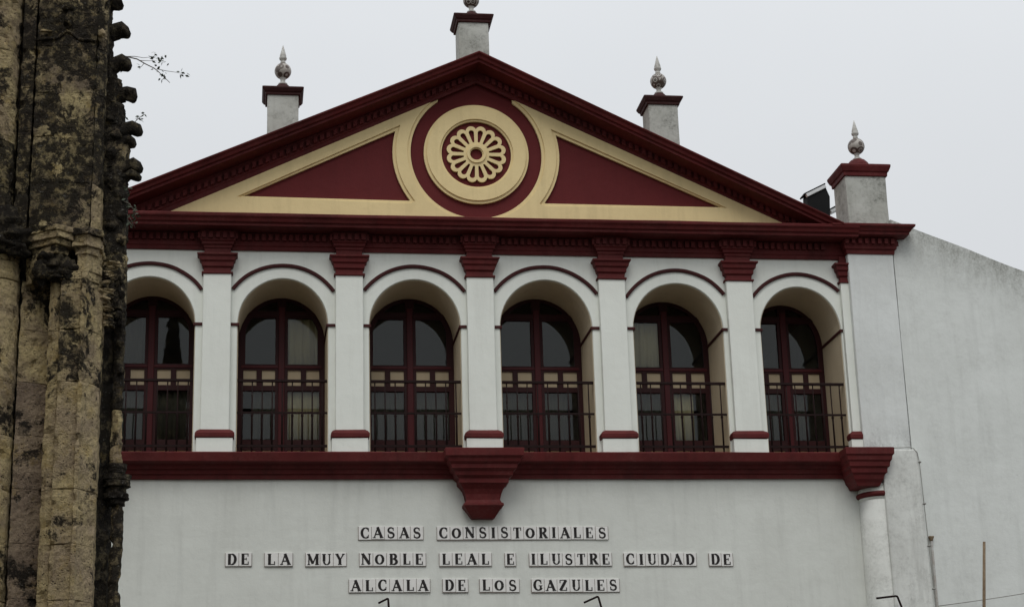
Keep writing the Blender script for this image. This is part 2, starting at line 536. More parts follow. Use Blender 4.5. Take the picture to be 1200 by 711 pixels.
# lower wall as a slightly uneven sheet of plaster with thickness
def uneven_wall(name, x0, x1, z0, z1, yf, yb, mat, parent, amp=0.012, step=0.3, ztop=None):
    nx, nz = int((x1 - x0) / step), int((z1 - z0) / step)
    V, F = [], []
    for k in range(nz + 1):
        for i in range(nx + 1):
            x = x0 + (x1 - x0) * i / nx
            zt = ztop(x) if ztop else z1
            z = z0 + (zt - z0) * k / nz
            V.append((x, yf + amp * noise.noise(Vector((x * 0.8, z * 0.8, 2.2))), z))
    for k in range(nz):
        for i in range(nx):
            a = k * (nx + 1) + i
            F.append((a, a + 1, a + nx + 2, a + nx + 1))
    per = [i for i in range(nx + 1)] + [k * (nx + 1) + nx for k in range(1, nz + 1)] + [nz * (nx + 1) + i for i in range(nx - 1, -1, -1)] + [k * (nx + 1) for k in range(nz - 1, 0, -1)]
    base = len(V)
    for i in per:
        x, y, z = V[i]
        V.append((x, yb, z))
    n = len(per)
    for i in range(n):
        j = (i + 1) % n
        F.append((per[i], per[j], base + j, base + i))
    F.append(tuple(base + i for i in range(n)))
    o = mesh(name, V, F, mat, parent)
    return o
uneven_wall('lower_wall', -7.08, 7.1, 0.0, 7.747, 0.012, 1.1, 'white_low', hall)
# body of the building behind the front
box('side_wall', -7.08, -6.7, 1.26, 12.0, 0.0, 11.9, 'white_side', hall)
box('side_wall', 6.7, 7.09, 1.26, 12.0, 0.0, 11.9, 'white_side', hall)
box('rear_wall', -6.69, 6.69, 11.6, 12.0, 0.0, 11.9, 'white_side', hall)
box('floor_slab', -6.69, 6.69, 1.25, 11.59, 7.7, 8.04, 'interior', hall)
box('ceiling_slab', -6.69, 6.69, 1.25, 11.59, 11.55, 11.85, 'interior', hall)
# cream lining of each arch: jambs and soffit
for i, (a, b) in enumerate(OPEN):
    outer = arch_loop(a, b, ATOP[i], 0.008, FLOOR + .03, 36)
    inner = arch_loop(a, b, ATOP[i], 0.0, FLOOR + .03, 36)
    V, F = [], []
    for (lp, y) in ((inner, 0.035), (inner, DEPTH + .09), (outer, DEPTH + .09), (outer, 0.035)):
        V += [(x, y, z) for x, z in lp]
    n = len(inner)
    for q in range(4):
        for j in range(1, n):                     # skip the threshold edge 0-1
            j2 = (j + 1) % n
            F.append((q * n + j, q * n + j2, ((q + 1) % 4) * n + j2, ((q + 1) % 4) * n + j))
    o = mesh('arch_reveal', V, F, 'reveal', hall, smooth=False)
    box('threshold', a - .005, b + .005, -0.2, 1.20, 8.02, 8.075, 'reveal', hall)

# pilasters with capitals, base rings and plinths
CAPP = [(.012, 11.105), (.028, 11.112), (.028, 11.14), (-.005, 11.145), (-.002, 11.215), (.025, 11.235), (.035, 11.31), (.06, 11.33), (.072, 11.395), (.10, 11.415), (.102, 11.445), (-.012, 11.452), (-.012, 11.60)]
def halfround(z0, z1, p0, r, n=7):
    return [(p0 + r * math.sin(math.pi * i / n), z0 + (z1 - z0) * (1 - math.cos(math.pi * i / n)) / 2) for i in range(n + 1)]
RINGP = [(.055, 8.345), (.082, 8.365), (.085, 8.425), (.06, 8.465), (.012, 8.495), (.0, 8.497)]
def pilaster(c, w=0.455):
    xl, xr = c - w / 2, c + w / 2
    V, F = [], []
    zs = [8.3 + (11.12 - 8.3) * i / 10 for i in range(11)]
    for k, z in enumerate(zs):
        e = [wob(z, c + q, 0.006) for q in range(3)]
        V += [(xl + e[0], 0.002, z), (xl + e[0], -0.12 + e[2], z), (xr + e[1], -0.12 + e[2], z), (xr + e[1], 0.002, z)]
        if k:
            a, b = (k - 1) * 4, k * 4
            F += [(a + q, a + (q + 1) % 4, b + (q + 1) % 4, b + q) for q in range(4)]
    F += [(0, 1, 2, 3), (40, 41, 42, 43)]
    mesh('pilaster', V, F, 'white', hall, bevel=0.014)
    mitred('capital', xl, xr, -0.12, 0.004, CAPP, 'red', hall)
    mitred('base_ring', xl, xr, -0.12, 0.006, RINGP, 'red', hall, 0.012, 0.007)
    mitred('plinth', xl, xr, -0.12, 0.003, [(.062, 8.06), (.062, 8.345), (.0, 8.348)], 'white', hall, 0.015, 0.006)
for c in PIL:
    pilaster(c)
for sx in (1, -1):                                 # half pilasters that die into the corner piers
    x0, x1 = (6.215, 6.37) if sx > 0 else (-6.37, -6.215)
    box('pilaster', x0, x1, -0.10, 0.003, 8.3, 11.12, 'white', hall, bevel=0.012)
    mitred('capital', x0, x1, -0.095, 0.004, CAPP, 'red', hall)
    mitred('base_ring', x0, x1, -0.11, 0.006, RINGP, 'red', hall, 0.012, 0.003)
    mitred('plinth', x0, x1, -0.11, 0.003, [(.062, 8.06), (.062, 8.345), (.0, 8.348)], 'white', hall, 0.015, 0.003)

# impost lines and arch hood lines
for i, (a, b) in enumerate(OPEN):
    lim_l = (PIL[i - 1] + .228) if i > 0 else -6.27
    lim_r = (PIL[i] - .228) if i < 5 else 6.215
    z0, z1 = 10.256, 10.304
    for s, lim in ((a, lim_l), (b, lim_r)):
        x0, x1 = min(s, lim), max(s, lim)
        xin = s + 0.02 * (1 if s == a else -1)
        p1 = boxvf(min(x0, xin), max(x1, xin), -0.024, 0.02, z0, z1)
        p2 = boxvf(min(s, xin) - .001, max(s, xin) + .001, 0.0201, DEPTH - .002, z0 - .004, z1 - .006)
        multi('impost_line', [p1, p2], 'line', hall, bevel=0.004)
    c = (a + b) / 2
    R = (ATOP[i] + 0.262) - SPR
    hw = min(c - lim_l, lim_r - c)
    V, F = [], []
    tl = math.acos(max(-1, min(1, (lim_l - c) / R)))
    tr = math.acos(max(-1, min(1, (lim_r - c) / R)))
    n = 40
    for k in range(n + 1):
        t = tl + (tr - tl) * k / n
        w = wob(t * 3, i, 0.008)
        for rr, y in ((R, 0.003), (R, -0.032), (R - .014, -0.042), (R - .044, -0.042), (R - .058, -0.032), (R - .058, 0.003)):
            V.append((c + (rr + w) * math.cos(t), y, SPR + (rr + w) * math.sin(t)))
    for k in range(n):
        for j in range(6):
            q, w2 = k * 6 + j, k * 6 + (j + 1) % 6
            F.append((q, w2, w2 + 6, q + 6))
    F += [tuple(range(6)), tuple(n * 6 + j for j in range(6))]
    mesh('hood_line', V, F, 'line', hall)

# ledge under the arcade, centre console, corner corbels
LEDGE = [(-.01, 7.705), (.04, 7.705), (.045, 7.775), (.075, 7.785), (.085, 7.85), (.135, 7.862), (.15, 7.92), (.27, 7.945), (.30, 8.085), (.28, 8.10), (-.01, 8.105)]
run_x('ledge', -6.9, 6.3, LEDGE, 'red', hall)
CONS = [(.05, 7.045), (.065, 7.06), (.18, 7.215), (.20, 7.235), (.20, 7.268), (.165, 7.285), (.15, 7.33), (.165, 7.42), (.20, 7.50), (.25, 7.565), (.28, 7.585), (.285, 7.655), (.335, 7.70), (.35, 7.76), (.40, 7.80), (.41, 7.865), (.45, 7.90), (.465, 7.955), (.505, 7.985), (.515, 8.10), (.49, 8.112), (.0, 8.115)]
mitred('console', -0.205, 0.045, -0.06, 0.01, CONS, 'red', hall, 0.008, 0.005)
CORB = [(-.03, 7.50), (.0, 7.505), (.02, 7.56), (.055, 7.61), (.075, 7.68), (.105, 7.71), (.115, 7.78), (.145, 7.81), (.155, 7.88), (.18, 7.91), (.19, 7.975), (.215, 8.0), (.22, 8.105), (.20, 8.115), (.0, 8.118)]
for sx in (1, -1):
    x0, x1 = (6.10, 6.49) if sx > 0 else (-6.49, -6.10)
    mitred('corner_corbel', x0, x1, -0.42, 0.01, CORB, 'red', hall, 0.008)
    cx = 6.585 * sx
    # engaged quarter column in the angle of the buttress
    prof = [(0.36, 0.0), (0.355, 2.5), (0.348, 5.0), (0.342, 7.30)]
    multi('corner_column', [lathevf(cx, -0.04, prof, 48)], 'white_pier', hall, smooth=True)
    multi('column_neck', [lathevf(cx, -0.04, [(0.341, 7.301), (0.339, 7.56)], 48)], 'white', hall, smooth=True)
    multi('column_ring', [lathevf(cx, -0.04, [(.33, 7.345)] + [(0.338 + p, z) for p, z in halfround(7.347, 7.44, 0.0, 0.045)] + [(.33, 7.442)], 48)], 'red', hall, smooth=True)
    # buttress beside the column and the big corner pier above
    xa, xb = (6.56, 7.19) if sx > 0 else (-7.19, -6.56)
    V, F = [], []
    for k in range(13):
        z = 8.125 * k / 12
        fl = 0.11 * (1 - z / 8.125) ** 1.2
        V += [(xa - (fl if sx < 0 else 0), 0.9, z), (xa - (fl if sx < 0 else 0), -0.43 - fl * .5 + wob(z, 3, .008), z), (xb + (fl if sx > 0 else 0), -0.43 - fl * .5 + wob(z, 4, .008), z), (xb + (fl if sx > 0 else 0), 0.9, z)]
        if k:
            a, b = (k - 1) * 4, k * 4
            F += [(a + q, a + (q + 1) % 4, b + (q + 1) % 4, b + q) for q in range(4)]
    F += [(0, 1, 2, 3), (48, 49, 50, 51)]
    mesh('corner_buttress', V, F, 'white_pier', hall, bevel=0.03)
    xa, xb = (6.35, 7.165) if sx > 0 else (-7.165, -6.35)
    V, F = [], []
    for k in range(11):
        z = 8.128 + (11.62 - 8.128) * k / 10
        e = [wob(z, 8 + q, 0.006) for q in range(3)]
        V += [(xa + e[0], 0.9, z), (xa + e[0], -0.20 + e[2], z), (xb + e[1], -0.20 + e[2], z), (xb + e[1], 0.9, z)]
        if k:
            a, b = (k - 1) * 4, k * 4
            F += [(a + q, a + (q + 1) % 4, b + (q + 1) % 4, b + q) for q in range(4)]
    F += [(0, 1, 2, 3), (40, 41, 42, 43)]
    mesh('corner_pier', V, F, 'pier_top', hall, bevel=0.016)

# entablature: architrave band, dentil band, crown
ENT = [(-.01, 11.548), (.04, 11.548), (.045, 11.615), (.06, 11.625), (.06, 11.838), (.20, 11.842), (.42, 11.845), (.425, 11.893), (.46, 11.903), (.48, 11.95), (.515, 11.985), (.52, 12.028), (.49, 12.045), (-.01, 12.07)]
run_x('entablature', -6.9, 6.5, ENT, 'red', hall)
def dentils(name, spans, p0, p1, z0, z1, pitch=0.118, w=0.062, zfun=None, base=0.0):
    parts = []
    for x0, x1 in spans:
        n = int(round((x1 - x0) / pitch))
        for i in range(n):
            x = x0 + (i + .5) * (x1 - x0) / n + random.uniform(-.006, .006)
            dz = zfun(x) if zfun else 0
            s = (zfun(x + .01) - zfun(x)) / .01 if zfun else 0
            v, f = boxvf(x - w / 2, x + w / 2, base - p1 + random.uniform(-.006, .006), base - p0, z0 + dz, z1 + dz)
            v = [(a, b, c + s * (a - x)) for a, b, c in v]
            parts.append((v, f))
    o = multi(name, parts, 'red', hall)
    o['kind'] = 'stuff'
    return o
edges = [-6.3] + [c for p in PIL for c in (p - .36, p + .36)] + [6.0]
dentils('dentil_course', [(edges[i], edges[i + 1]) for i in range(0, len(edges), 2)], .05, .112, 11.705, 11.815, 0.112, 0.064)
# breaks of the entablature over each pilaster
RES = [(-.008, 11.552), (.0, 11.56), (.004, 11.60), (.03, 11.615), (.034, 11.655), (.058, 11.675), (.062, 11.825), (.068, 11.83), (.068, 11.855)]
for c in PIL:
    mitred('entablature_break', c - .228, c + .228, -0.125, 0.0, RES, 'red', hall)
    dp = []
    for i in range(5):
        x = c - .23 + i * .115
        dp.append(boxvf(x - .033, x + .033, -0.228, -0.18, 11.705, 11.81))
    for s in (-1, 1):
        xs = c + s * (.228 + .06)
        dp.append(boxvf(min(xs, xs + s * .035), max(xs, xs + s * .035), -0.19, -0.13, 11.705, 11.81))
    o = multi('dentil_group', dp, 'red', hall)
    o['kind'] = 'stuff'
# full break over the corner piers
PIERC = [(.0, 11.60), (.02, 11.603), (.026, 11.67), (.055, 11.69), (.06, 11.74), (.07, 11.75), (.07, 11.875), (.15, 11.885), (.235, 11.89), (.24, 11.935), (.265, 11.945), (.285, 11.985), (.33, 12.015), (.335, 12.05), (.31, 12.062), (.0, 12.082)]
for sx in (1, -1):
    xa, xb = (6.35, 7.165) if sx > 0 else (-7.165, -6.35)
    mitred('pier_entablature', xa, xb, -0.20, 0.95, PIERC, 'red', hall, 0.006, 0.003)
    dp = [boxvf(x - .03, x + .03, -0.325, -0.265, 11.765, 11.855) for x in [xa - .03 + k * .117 for k in range(8)]]
    xo = 7.23 if sx > 0 else -7.23
    dp += [boxvf(min(xo, xo + sx * .075), max(xo, xo + sx * .06), y - .03, y + .03, 11.765, 11.855) for y in [-.15 + .118 * k for k in range(9)]]
    o = multi('dentil_group', dp, 'red', hall)
    o['kind'] = 'stuff'

# gable: wall, raking cornices, painted relief
SL, SR, APEX = 0.452, 0.481, 15.03
def rake(x):
    return -(SR * x if x > 0 else -SL * x)
XL, XR = -6.62, 6.22
fill2d('tympanum', [[(-6.7, 12.0), (6.35, 12.0), (6.35, 12.02), (0, APEX - .22), (-6.7, 12.02)]], 0.36, 0.31, 'red_panel', hall)
SLB, SRB = 0.477, 0.466                                # slopes of the lower edge
def rakeb(x):
    return -(SRB * x if x > 0 else -SLB * x)
RK = [(-.03, -.36), (.04, -.36), (.045, -.305), (.06, -.295), (.06, -.15), (.20, -.147), (.44, -.145), (.445, -.10), (.485, -.09), (.505, -.045), (.545, -.01), (.55, .015), (.52, .025), (-.03, .035)]
def raking(x1):
    n = 20
    k = len(RK)
    V, F = [], []
    for i in range(n + 1):
        x = x1 * i / n
        for jj, (p, z) in enumerate(RK):
            t = min(1.0, max(0.0, (z + .36) / .19))
            V.append((x, -p + wob(x, jj, .005), APEX + z + rakeb(x) * (1 - t) + rake(x) * t + wob(x, 20 + jj * .15, .005)))
    for i in range(n):
        for jj in range(k):
            a, b = i * k + jj, i * k + (jj + 1) % k
            F.append((a, b, b + k, a + k))
    F += [tuple(range(k)), tuple(n * k + jj for jj in range(k))]
    return mesh('raking_cornice', V, F, 'red', hall, bevel=0.005)
for sgn, x1 in ((-1, XL), (1, XR)):
    raking(x1)
    sp = (-6.0, -0.12) if sgn < 0 else (0.12, 5.75)
    dentils('raking_dentils', [sp], .05, .115, APEX - .275, APEX - .175, 0.112, 0.064, zfun=lambda x: rakeb(x) * .5 + rake(x) * .5)
# cream relief in two steps
CC = (-0.025, 13.365)
def poly_offset_tri(pts, d):
    n = len(pts)
    out = []
    area = sum(pts[i][0] * pts[(i + 1) % n][1] - pts[(i + 1) % n][0] * pts[i][1] for i in range(n))
    s = 1 if area > 0 else -1
    for i in range(n):
        p0, p1, p2 = Vector(pts[i - 1]), Vector(pts[i]), Vector(pts[(i + 1) % n])
        d1, d2 = (p1 - p0).normalized(), (p2 - p1).normalized()
        n1, n2 = Vector((d1.y, -d1.x)) * s, Vector((d2.y, -d2.x)) * s
        b = (n1 + n2)
        b = b / max(0.25, b.dot(n1)) if b.length > 1e-6 else n1
        if b.length > 2.6:
            b = b.normalized() * 2.6
        q = p1 + b * d
        out.append((q.x, q.y))
    return out
def gable_loop(inset, ra, rb):
    zb, zt = 12.04, APEX - .28 - inset
    pts = [(-(zt - zb) / SLB, zb), ((zt - zb) / SRB, zb)]
    arc = ellipse(CC[0], CC[1], ra, rb, 80, math.radians(55), math.radians(-235), False)
    arc = [p for p in arc if p[1] < zt + rakeb(p[0]) - .004]
    xr, xl = arc[0][0] - .012, arc[-1][0] + .012
    return pts + [(xr, zt + rakeb(xr))] + arc + [(xl, zt + rakeb(xl))]
def arc_pts(r, a0, a1, n=14):
    return [(CC[0] + r * math.cos(a0 + (a1 - a0) * i / n), CC[1] + r * math.sin(a0 + (a1 - a0) * i / n)) for i in range(n + 1)]
triL = [(-3.97, 12.515)] + [(-1.19, 12.49)] + arc_pts(1.44, math.radians(217), math.radians(164.5), 14)
triR = [(1.15, 12.49), (4.22, 12.485)] + arc_pts(1.44, math.radians(15.5), math.radians(-37), 14)
LAY1, LAY2 = (0.02, 0.024), (-0.018, 0.016)
fill2d('cream_field', [gable_loop(0.0, 1.13, 1.165), triL, triR], LAY1[0], LAY1[1], 'cream', hall, bevel=0.006)
fill2d('cream_moulding', [gable_loop(0.03, 1.185, 1.22), poly_offset_tri(triL, 0.055), poly_offset_tri(triR, 0.055)], LAY2[0], LAY2[1], 'cream', hall, bevel=0.006)
fill2d('medallion_ring', [ellipse(CC[0], CC[1], 0.905, 0.905, 96), ellipse(CC[0], CC[1], 0.60, 0.60, 80)], LAY1[0], LAY1[1], 'cream', hall, bevel=0.006)
fill2d('medallion_moulding', [ellipse(CC[0], CC[1], 0.855, 0.855, 96), ellipse(CC[0], CC[1], 0.635, 0.635, 80)], LAY2[0], LAY2[1], 'cream', hall, bevel=0.008)
# sixteen-petalled rosette
def rosette():
    loops = []
    N = 16
    out = []
    for k in range(N):
        th = 2 * math.pi * (k + .5) / N
        for j in range(10):
            ph = (-.5 + j / 10) * 2 * math.pi / N
            r = 0.425 * math.cos(ph) + math.sqrt(max(0.0, 0.092 ** 2 - (0.425 * math.sin(ph)) ** 2))
            out.append((CC[0] + r * math.cos(th + ph), CC[1] + r * math.sin(th + ph)))
    loops.append(out)
    for k in range(N):
        th = 2 * math.pi * (k + .5) / N
        e = Vector((math.cos(th), math.sin(th)))
        q = Vector((-e.y, e.x))
        pts = []
        for j in range(9):
            a = -math.pi / 2 + math.pi * j / 8
            pts.append(e * (0.40 + 0.047 * math.cos(a)) + q * (0.047 * math.sin(a)))
        pts += [e * 0.225 + q * 0.017, e * 0.216, e * 0.225 - q * 0.017]
        loops.append([(CC[0] + p.x, CC[1] + p.y) for p in pts])
    loops.append(ellipse(CC[0], CC[1], 0.105, 0.105, 32))
    return loops
fill2d('rosette', rosette(), 0.022, 0.022, 'cream', hall)
fill2d('rosette_hub', [ellipse(CC[0], CC[1], 0.165, 0.165, 40), ellipse(CC[0], CC[1], 0.12, 0.12, 36)], -0.012, 0.013, 'cream', hall, bevel=0.006)

# roof behind the gable
roof = mesh('roof', [(XL, .67, APEX + rake(XL) - .12), (0, .67, APEX - .12), (XR, .67, APEX + rake(XR) - .12),
                     (XL, 12.2, APEX + rake(XL) - .12), (0, 12.2, APEX - .12), (XR, 12.2, APEX + rake(XR) - .12),
                     (XL, .67, APEX + rake(XL) - .26), (0, .67, APEX - .26), (XR, .67, APEX + rake(XR) - .26),
                     (XL, 12.2, APEX + rake(XL) - .26), (0, 12.2, APEX - .26), (XR, 12.2, APEX + rake(XR) - .26)],
            [(0, 1, 4, 3), (1, 2, 5, 4), (6, 7, 10, 9), (7, 8, 11, 10), (0, 1, 7, 6), (1, 2, 8, 7), (3, 4, 10, 9), (4, 5, 11, 10), (0, 3, 9, 6), (2, 5, 11, 8)], 'tile_roof', hall)
fill2d('rear_gable', [[(-6.6, 11.902), (6.2, 11.902), (6.2, 12.0), (0, APEX - .3), (-6.6, 12.0)]], 11.8, 0.19, 'white_side', hall)

# pedestals with ceramic finials along the roofline
def pedestal(cx, hw, yf, yb, z0, zc, zt, fz, fr, ftop, cap_mat='red'):
    V, F = [], []
    for k in range(7):
        z = z0 + (zc + .01 - z0) * k / 6
        e = [wob(z * 2, cx + q, 0.008) for q in range(2)]
        V += [(cx - hw + e[0], yb, z), (cx - hw + e[0], yf, z), (cx + hw + e[1], yf, z), (cx + hw + e[1], yb, z)]
        if k:
            a, b = (k - 1) * 4, k * 4
            F += [(a + q, a + (q + 1) % 4, b + (q + 1) % 4, b + q) for q in range(4)]
    F += [(0, 1, 2, 3), (24, 25, 26, 27)]
    p = mesh('pedestal', V, F, 'pedestal', hall, bevel=0.012)
    h = zt - zc
    xl, xr = cx - hw, cx + hw
    V, F = [], []
    prof = [(.01, zc - .005), (.03, zc), (.034, zc + h * .32), (.055, zc + h * .42), (.085, zc + h * .8), (.09, zt), (.06, zt + .015)]
    for i, (q, z) in enumerate(prof):
        V += [(xl - q, yb + q, z), (xl - q, yf - q, z), (xr + q, yf - q, z), (xr + q, yb + q, z)]
        if i:
            a, b = (i - 1) * 4, i * 4
            F += [(a + w, a + (w + 1) % 4, b + (w + 1) % 4, b + w) for w in range(4)]
    n = len(V)
    F += [(0, 1, 2, 3), (n - 4, n - 3, n - 2, n - 1)]
    mesh('cap', V, F, cap_mat, p, bevel=0.008)
    yc = (yf + yb) / 2
    dm = hw * .56
    hd = .25 if hw > .3 else .19
    multi('dome', [lathevf(cx, yc, [(dm, zt), (dm, zt + hd * .45), (dm * .9, zt + hd * .62), (dm * .66, zt + hd * .84), (dm * .3, zt + hd * .97), (.04, zt + hd)], 28)], cap_mat, p, smooth=True)
    zb = fz - fr
    neck = [(.075, zt + hd - .02), (.08, zt + hd + .005), (.05, zt + hd + .02), (.04, (zt + hd + .02 + zb) / 2 + .01), (.06, zb + .012), (.065, zb + .03)]
    multi('finial_neck', [lathevf(cx, yc, neck, 20)], 'finial_plain', p, smooth=True)
    ball = [(max(.03, fr * math.sin(t)), fz - fr * 1.02 * math.cos(t)) for t in [math.pi * (i + .9) / 15.8 for i in range(15)]]
    multi('finial_ball', [lathevf(cx, yc, ball, 28)], 'finial', p, smooth=True)
    zs = fz + fr
    spike = [(.045, zs - .015), (.045, zs + .03), (.035, zs + .05), (.06, zs + .07), (.068, zs + .10), (.055, zs + .125), (.058, zs + .14), (.04, zs + (ftop - zs) * .6), (.018, zs + (ftop - zs) * .85), (.004, ftop)]
    multi('finial_spike', [lathevf(cx, yc, spike, 20)], 'finial_plain', p, smooth=True)
    return p
pedestal(-3.32, 0.265, 0.10, 0.62, 13.2, 14.405, 14.53, 14.96, 0.145, 15.45, 'cap_dark')
pedestal(-0.005, 0.265, 0.10, 0.62, 14.4, 15.885, 16.02, 16.44, 0.145, 16.93, 'cap_dark')
pedestal(3.32, 0.265, 0.10, 0.62, 13.2, 14.42, 14.56, 14.98, 0.145, 15.47, 'cap_dark')
pedestal(6.83, 0.365, -0.10, 0.56, 12.07, 13.08, 13.28, 13.77, 0.15, 14.27)
pedestal(-6.83, 0.365, -0.10, 0.56, 12.07, 13.08, 13.28, 13.77, 0.15, 14.27)

# ------------------------------------------------------------------ windows and railings
def clip_pane(x0, x1, z0, z1, c, a, b, n=18):
    """rectangle clipped by the arch (ellipse centre c, SPR)"""
    def top(x):
        u = 1 - ((x - c) / a) ** 2
        return SPR + b * math.sqrt(u) if u > 0 else -1
    pts = []
    xs = [x0 + (x1 - x0) * i / n for i in range(n + 1)]
    good = [x for x in xs if min(z1, top(x)) > z0 + .004]
    if len(good) < 3:
        return None
    pts = [(good[0], z0), (good[-1], z0)]
    for x in reversed(good):
        pts.append((x, min(z1, top(x))))
    return pts
def prism_xz(name, loop, y0, y1, mat, parent):
    n = len(loop)
    V = [(x, y0, z) for x, z in loop] + [(x, y1, z) for x, z in loop]
    F = [tuple(range(n)), tuple(range(n, 2 * n))] + [(i, (i + 1) % n, n + (i + 1) % n, n + i) for i in range(n)]
    return mesh(name, V, F, mat, parent)
def curtain(x0, x1, z0, z1, y, mat, parent, c, a, b, seed):
    V, F = [], []
    n = max(6, int((x1 - x0) / .02))
    for i in range(n + 1):
        x = x0 + (x1 - x0) * i / n
        u = 1 - ((x - c) / a) ** 2
        zt = min(z1, SPR + b * math.sqrt(max(0.0, u)))
        d = 0.02 * math.sin(x * 42 + seed) + 0.012 * math.sin(x * 97 + seed * 2.3)
        V += [(x, y + d, z0), (x, y + d * .7, zt), (x, y + d + .004, z0), (x, y + d * .7 + .004, zt)]
        if i:
            k = (i - 1) * 4
            F += [(k, k + 4, k + 5, k + 1), (k + 2, k + 6, k + 7, k + 3), (k, k + 4, k + 6, k + 2), (k + 1, k + 5, k + 7, k + 3)]
    F += [(0, 1, 3, 2), (n * 4, n * 4 + 1, n * 4 + 3, n * 4 + 2)]
    return mesh('curtain', V, F, mat, parent, smooth=True)
# curtains per window: (left upper, right upper, left lower, right lower)
CURT = [('grey', None, 'grey', 'grey'), (None, 'beige', 'grey', 'beige'), (None, None, 'grey', 'grey'),
        (None, None, 'grey', 'grey'), ('beige', None, 'grey', 'beige'), (None, None, 'grey', 'grey')]
for i, (xa, xb) in enumerate(OPEN):
    w = bpy.data.objects.new('window', None)
    c = (xa + xb) / 2
    w.location = (c, DEPTH, 8.08)
    w.empty_display_size = .2
    COL.objects.link(w)
    w.parent = hall
    zt = ATOP[i]
    a_in, b_in = (xb - xa) / 2 - .062, zt - SPR - .062
    mw = 0.075                                     # half width of the centre post
    rows = []
    for s in (-1, 1):
        e = xa + .062 if s < 0 else xb - .062
        q = c + s * mw
        x0, x1 = min(e, q), max(e, q)
        mid = (x0 + x1) / 2
        rows.append(('top', s, clip_pane(x0, x1, 10.835, 11.2, c, a_in, b_in)))
        rows.append(('upper', s, clip_pane(x0 + .03, x1 - .03, 9.90, 10.715, c, a_in - .03, b_in - .01)))
        rows.append(('panel', s, clip_pane(x0 + .03, mid - .045, 9.53, 9.80, c, a_in, b_in)))
        rows.append(('panel', s, clip_pane(mid + .045, x1 - .03, 9.53, 9.80, c, a_in, b_in)))
        rows.append(('lower', s, clip_pane(x0 + .03, x1 - .03, 8.60, 9.44, c, a_in, b_in)))
        rows.append(('foot', s, clip_pane(x0 + .03, mid - .045, 8.28, 8.42, c, a_in, b_in)))
        rows.append(('foot', s, clip_pane(mid + .045, x1 - .03, 8.28, 8.42, c, a_in, b_in)))
    holes = [r[2] for r in rows if r[2]]
    fill2d('frame', [arch_loop(xa, xb, zt, -0.001, 8.082, 36)] + holes, DEPTH + .035, .035, 'wood_shaded', w, bevel=0.006)
    box('centre_post', c - .052, c + .052, DEPTH - .028, DEPTH + .001, 8.083, 10.9, 'wood', w, bevel=0.008)
    box('transom', xa + .05, c - .054, DEPTH - .02, DEPTH + .001, 10.742, 10.812, 'wood_shaded', w, bevel=0.006)
    box('transom', c + .054, xb - .05, DEPTH - .02, DEPTH + .001, 10.742, 10.812, 'wood_shaded', w, bevel=0.006)
    box('bead', xa + .05, c - .054, DEPTH - .014, DEPTH + .001, 9.83, 9.875, 'wood', w, bevel=0.005)
    box('bead', c + .054, xb - .05, DEPTH - .014, DEPTH + .001, 9.83, 9.875, 'wood', w, bevel=0.005)
    for kind, s, lp in rows:
        if not lp:
            continue
        if kind == 'panel' or kind == 'foot':
            prism_xz('panel', lp, DEPTH + .03, DEPTH + .055, 'panel', w)
        else:
            prism_xz('pane', lp, DEPTH + .040, DEPTH + .044, 'glass', w)
    for k, (s, z0, z1) in enumerate(((-1, 9.86, 10.80), (1, 9.86, 10.80), (-1, 8.5, 9.5), (1, 8.5, 9.5))):
        m_ = CURT[i][k]
        if m_:
            e = xa + .05 if s < 0 else xb - .05
            q = c + s * .06
            x0, x1 = min(e, q), max(e, q)
            if k == 3 and i in (3, 4, 5):
                x1 = x0 + (x1 - x0) * (.66, .62, .45)[i - 3]
            if k == 2 and i == 1:
                x0 = x0 + (x1 - x0) * .3
            curtain(x0, x1, z0, z1, DEPTH + .10, 'curtain_' + m_, w, c, a_in + .02, b_in + .02, i * 3.1 + k)
    # iron railing standing in the front of the arch
    r = bpy.data.objects.new('railing', None)
    r.location = (c, 0.10, 8.08)
    r.empty_display_size = .2
    COL.objects.link(r)
    r.parent = hall
    yr = 0.10
    box('top_rail', xa - .004, xb + .004, yr - .024, yr + .024, 9.338, 9.382, 'iron', r, bevel=0.005)
    box('middle_rail', xa - .004, xb + .004, yr - .014, yr + .014, 8.81, 8.842, 'iron', r)
    box('bottom_rail', xa - .004, xb + .004, yr - .016, yr + .016, 8.255, 8.295, 'iron', r)
    n = 9
    shared = None
    for k in range(n):
        x = xa + (xb - xa) * (k + .5) / n
        if shared is None:
            prof = [(.016, 8.076), (.016, 8.75), (.018, 8.76), (.026, 8.78), (.018, 8.80), (.011, 8.82), (.011, 9.35)]
            v, f = lathevf(0, 0, prof, 8)
            v = [(p[0], p[1], p[2] - 8.076) for p in v]
            o = mesh('baluster', v, f, 'iron', None, smooth=True)
            o.parent = r
            o.matrix_parent_inverse = Matrix.Identity(4)
            shared = o
        else:
            o = bpy.data.objects.new('baluster', shared.data)
            COL.objects.link(o)
            o.parent = r
        o.location = (x - c, yr - 0.10, 8.076 - 8.08)

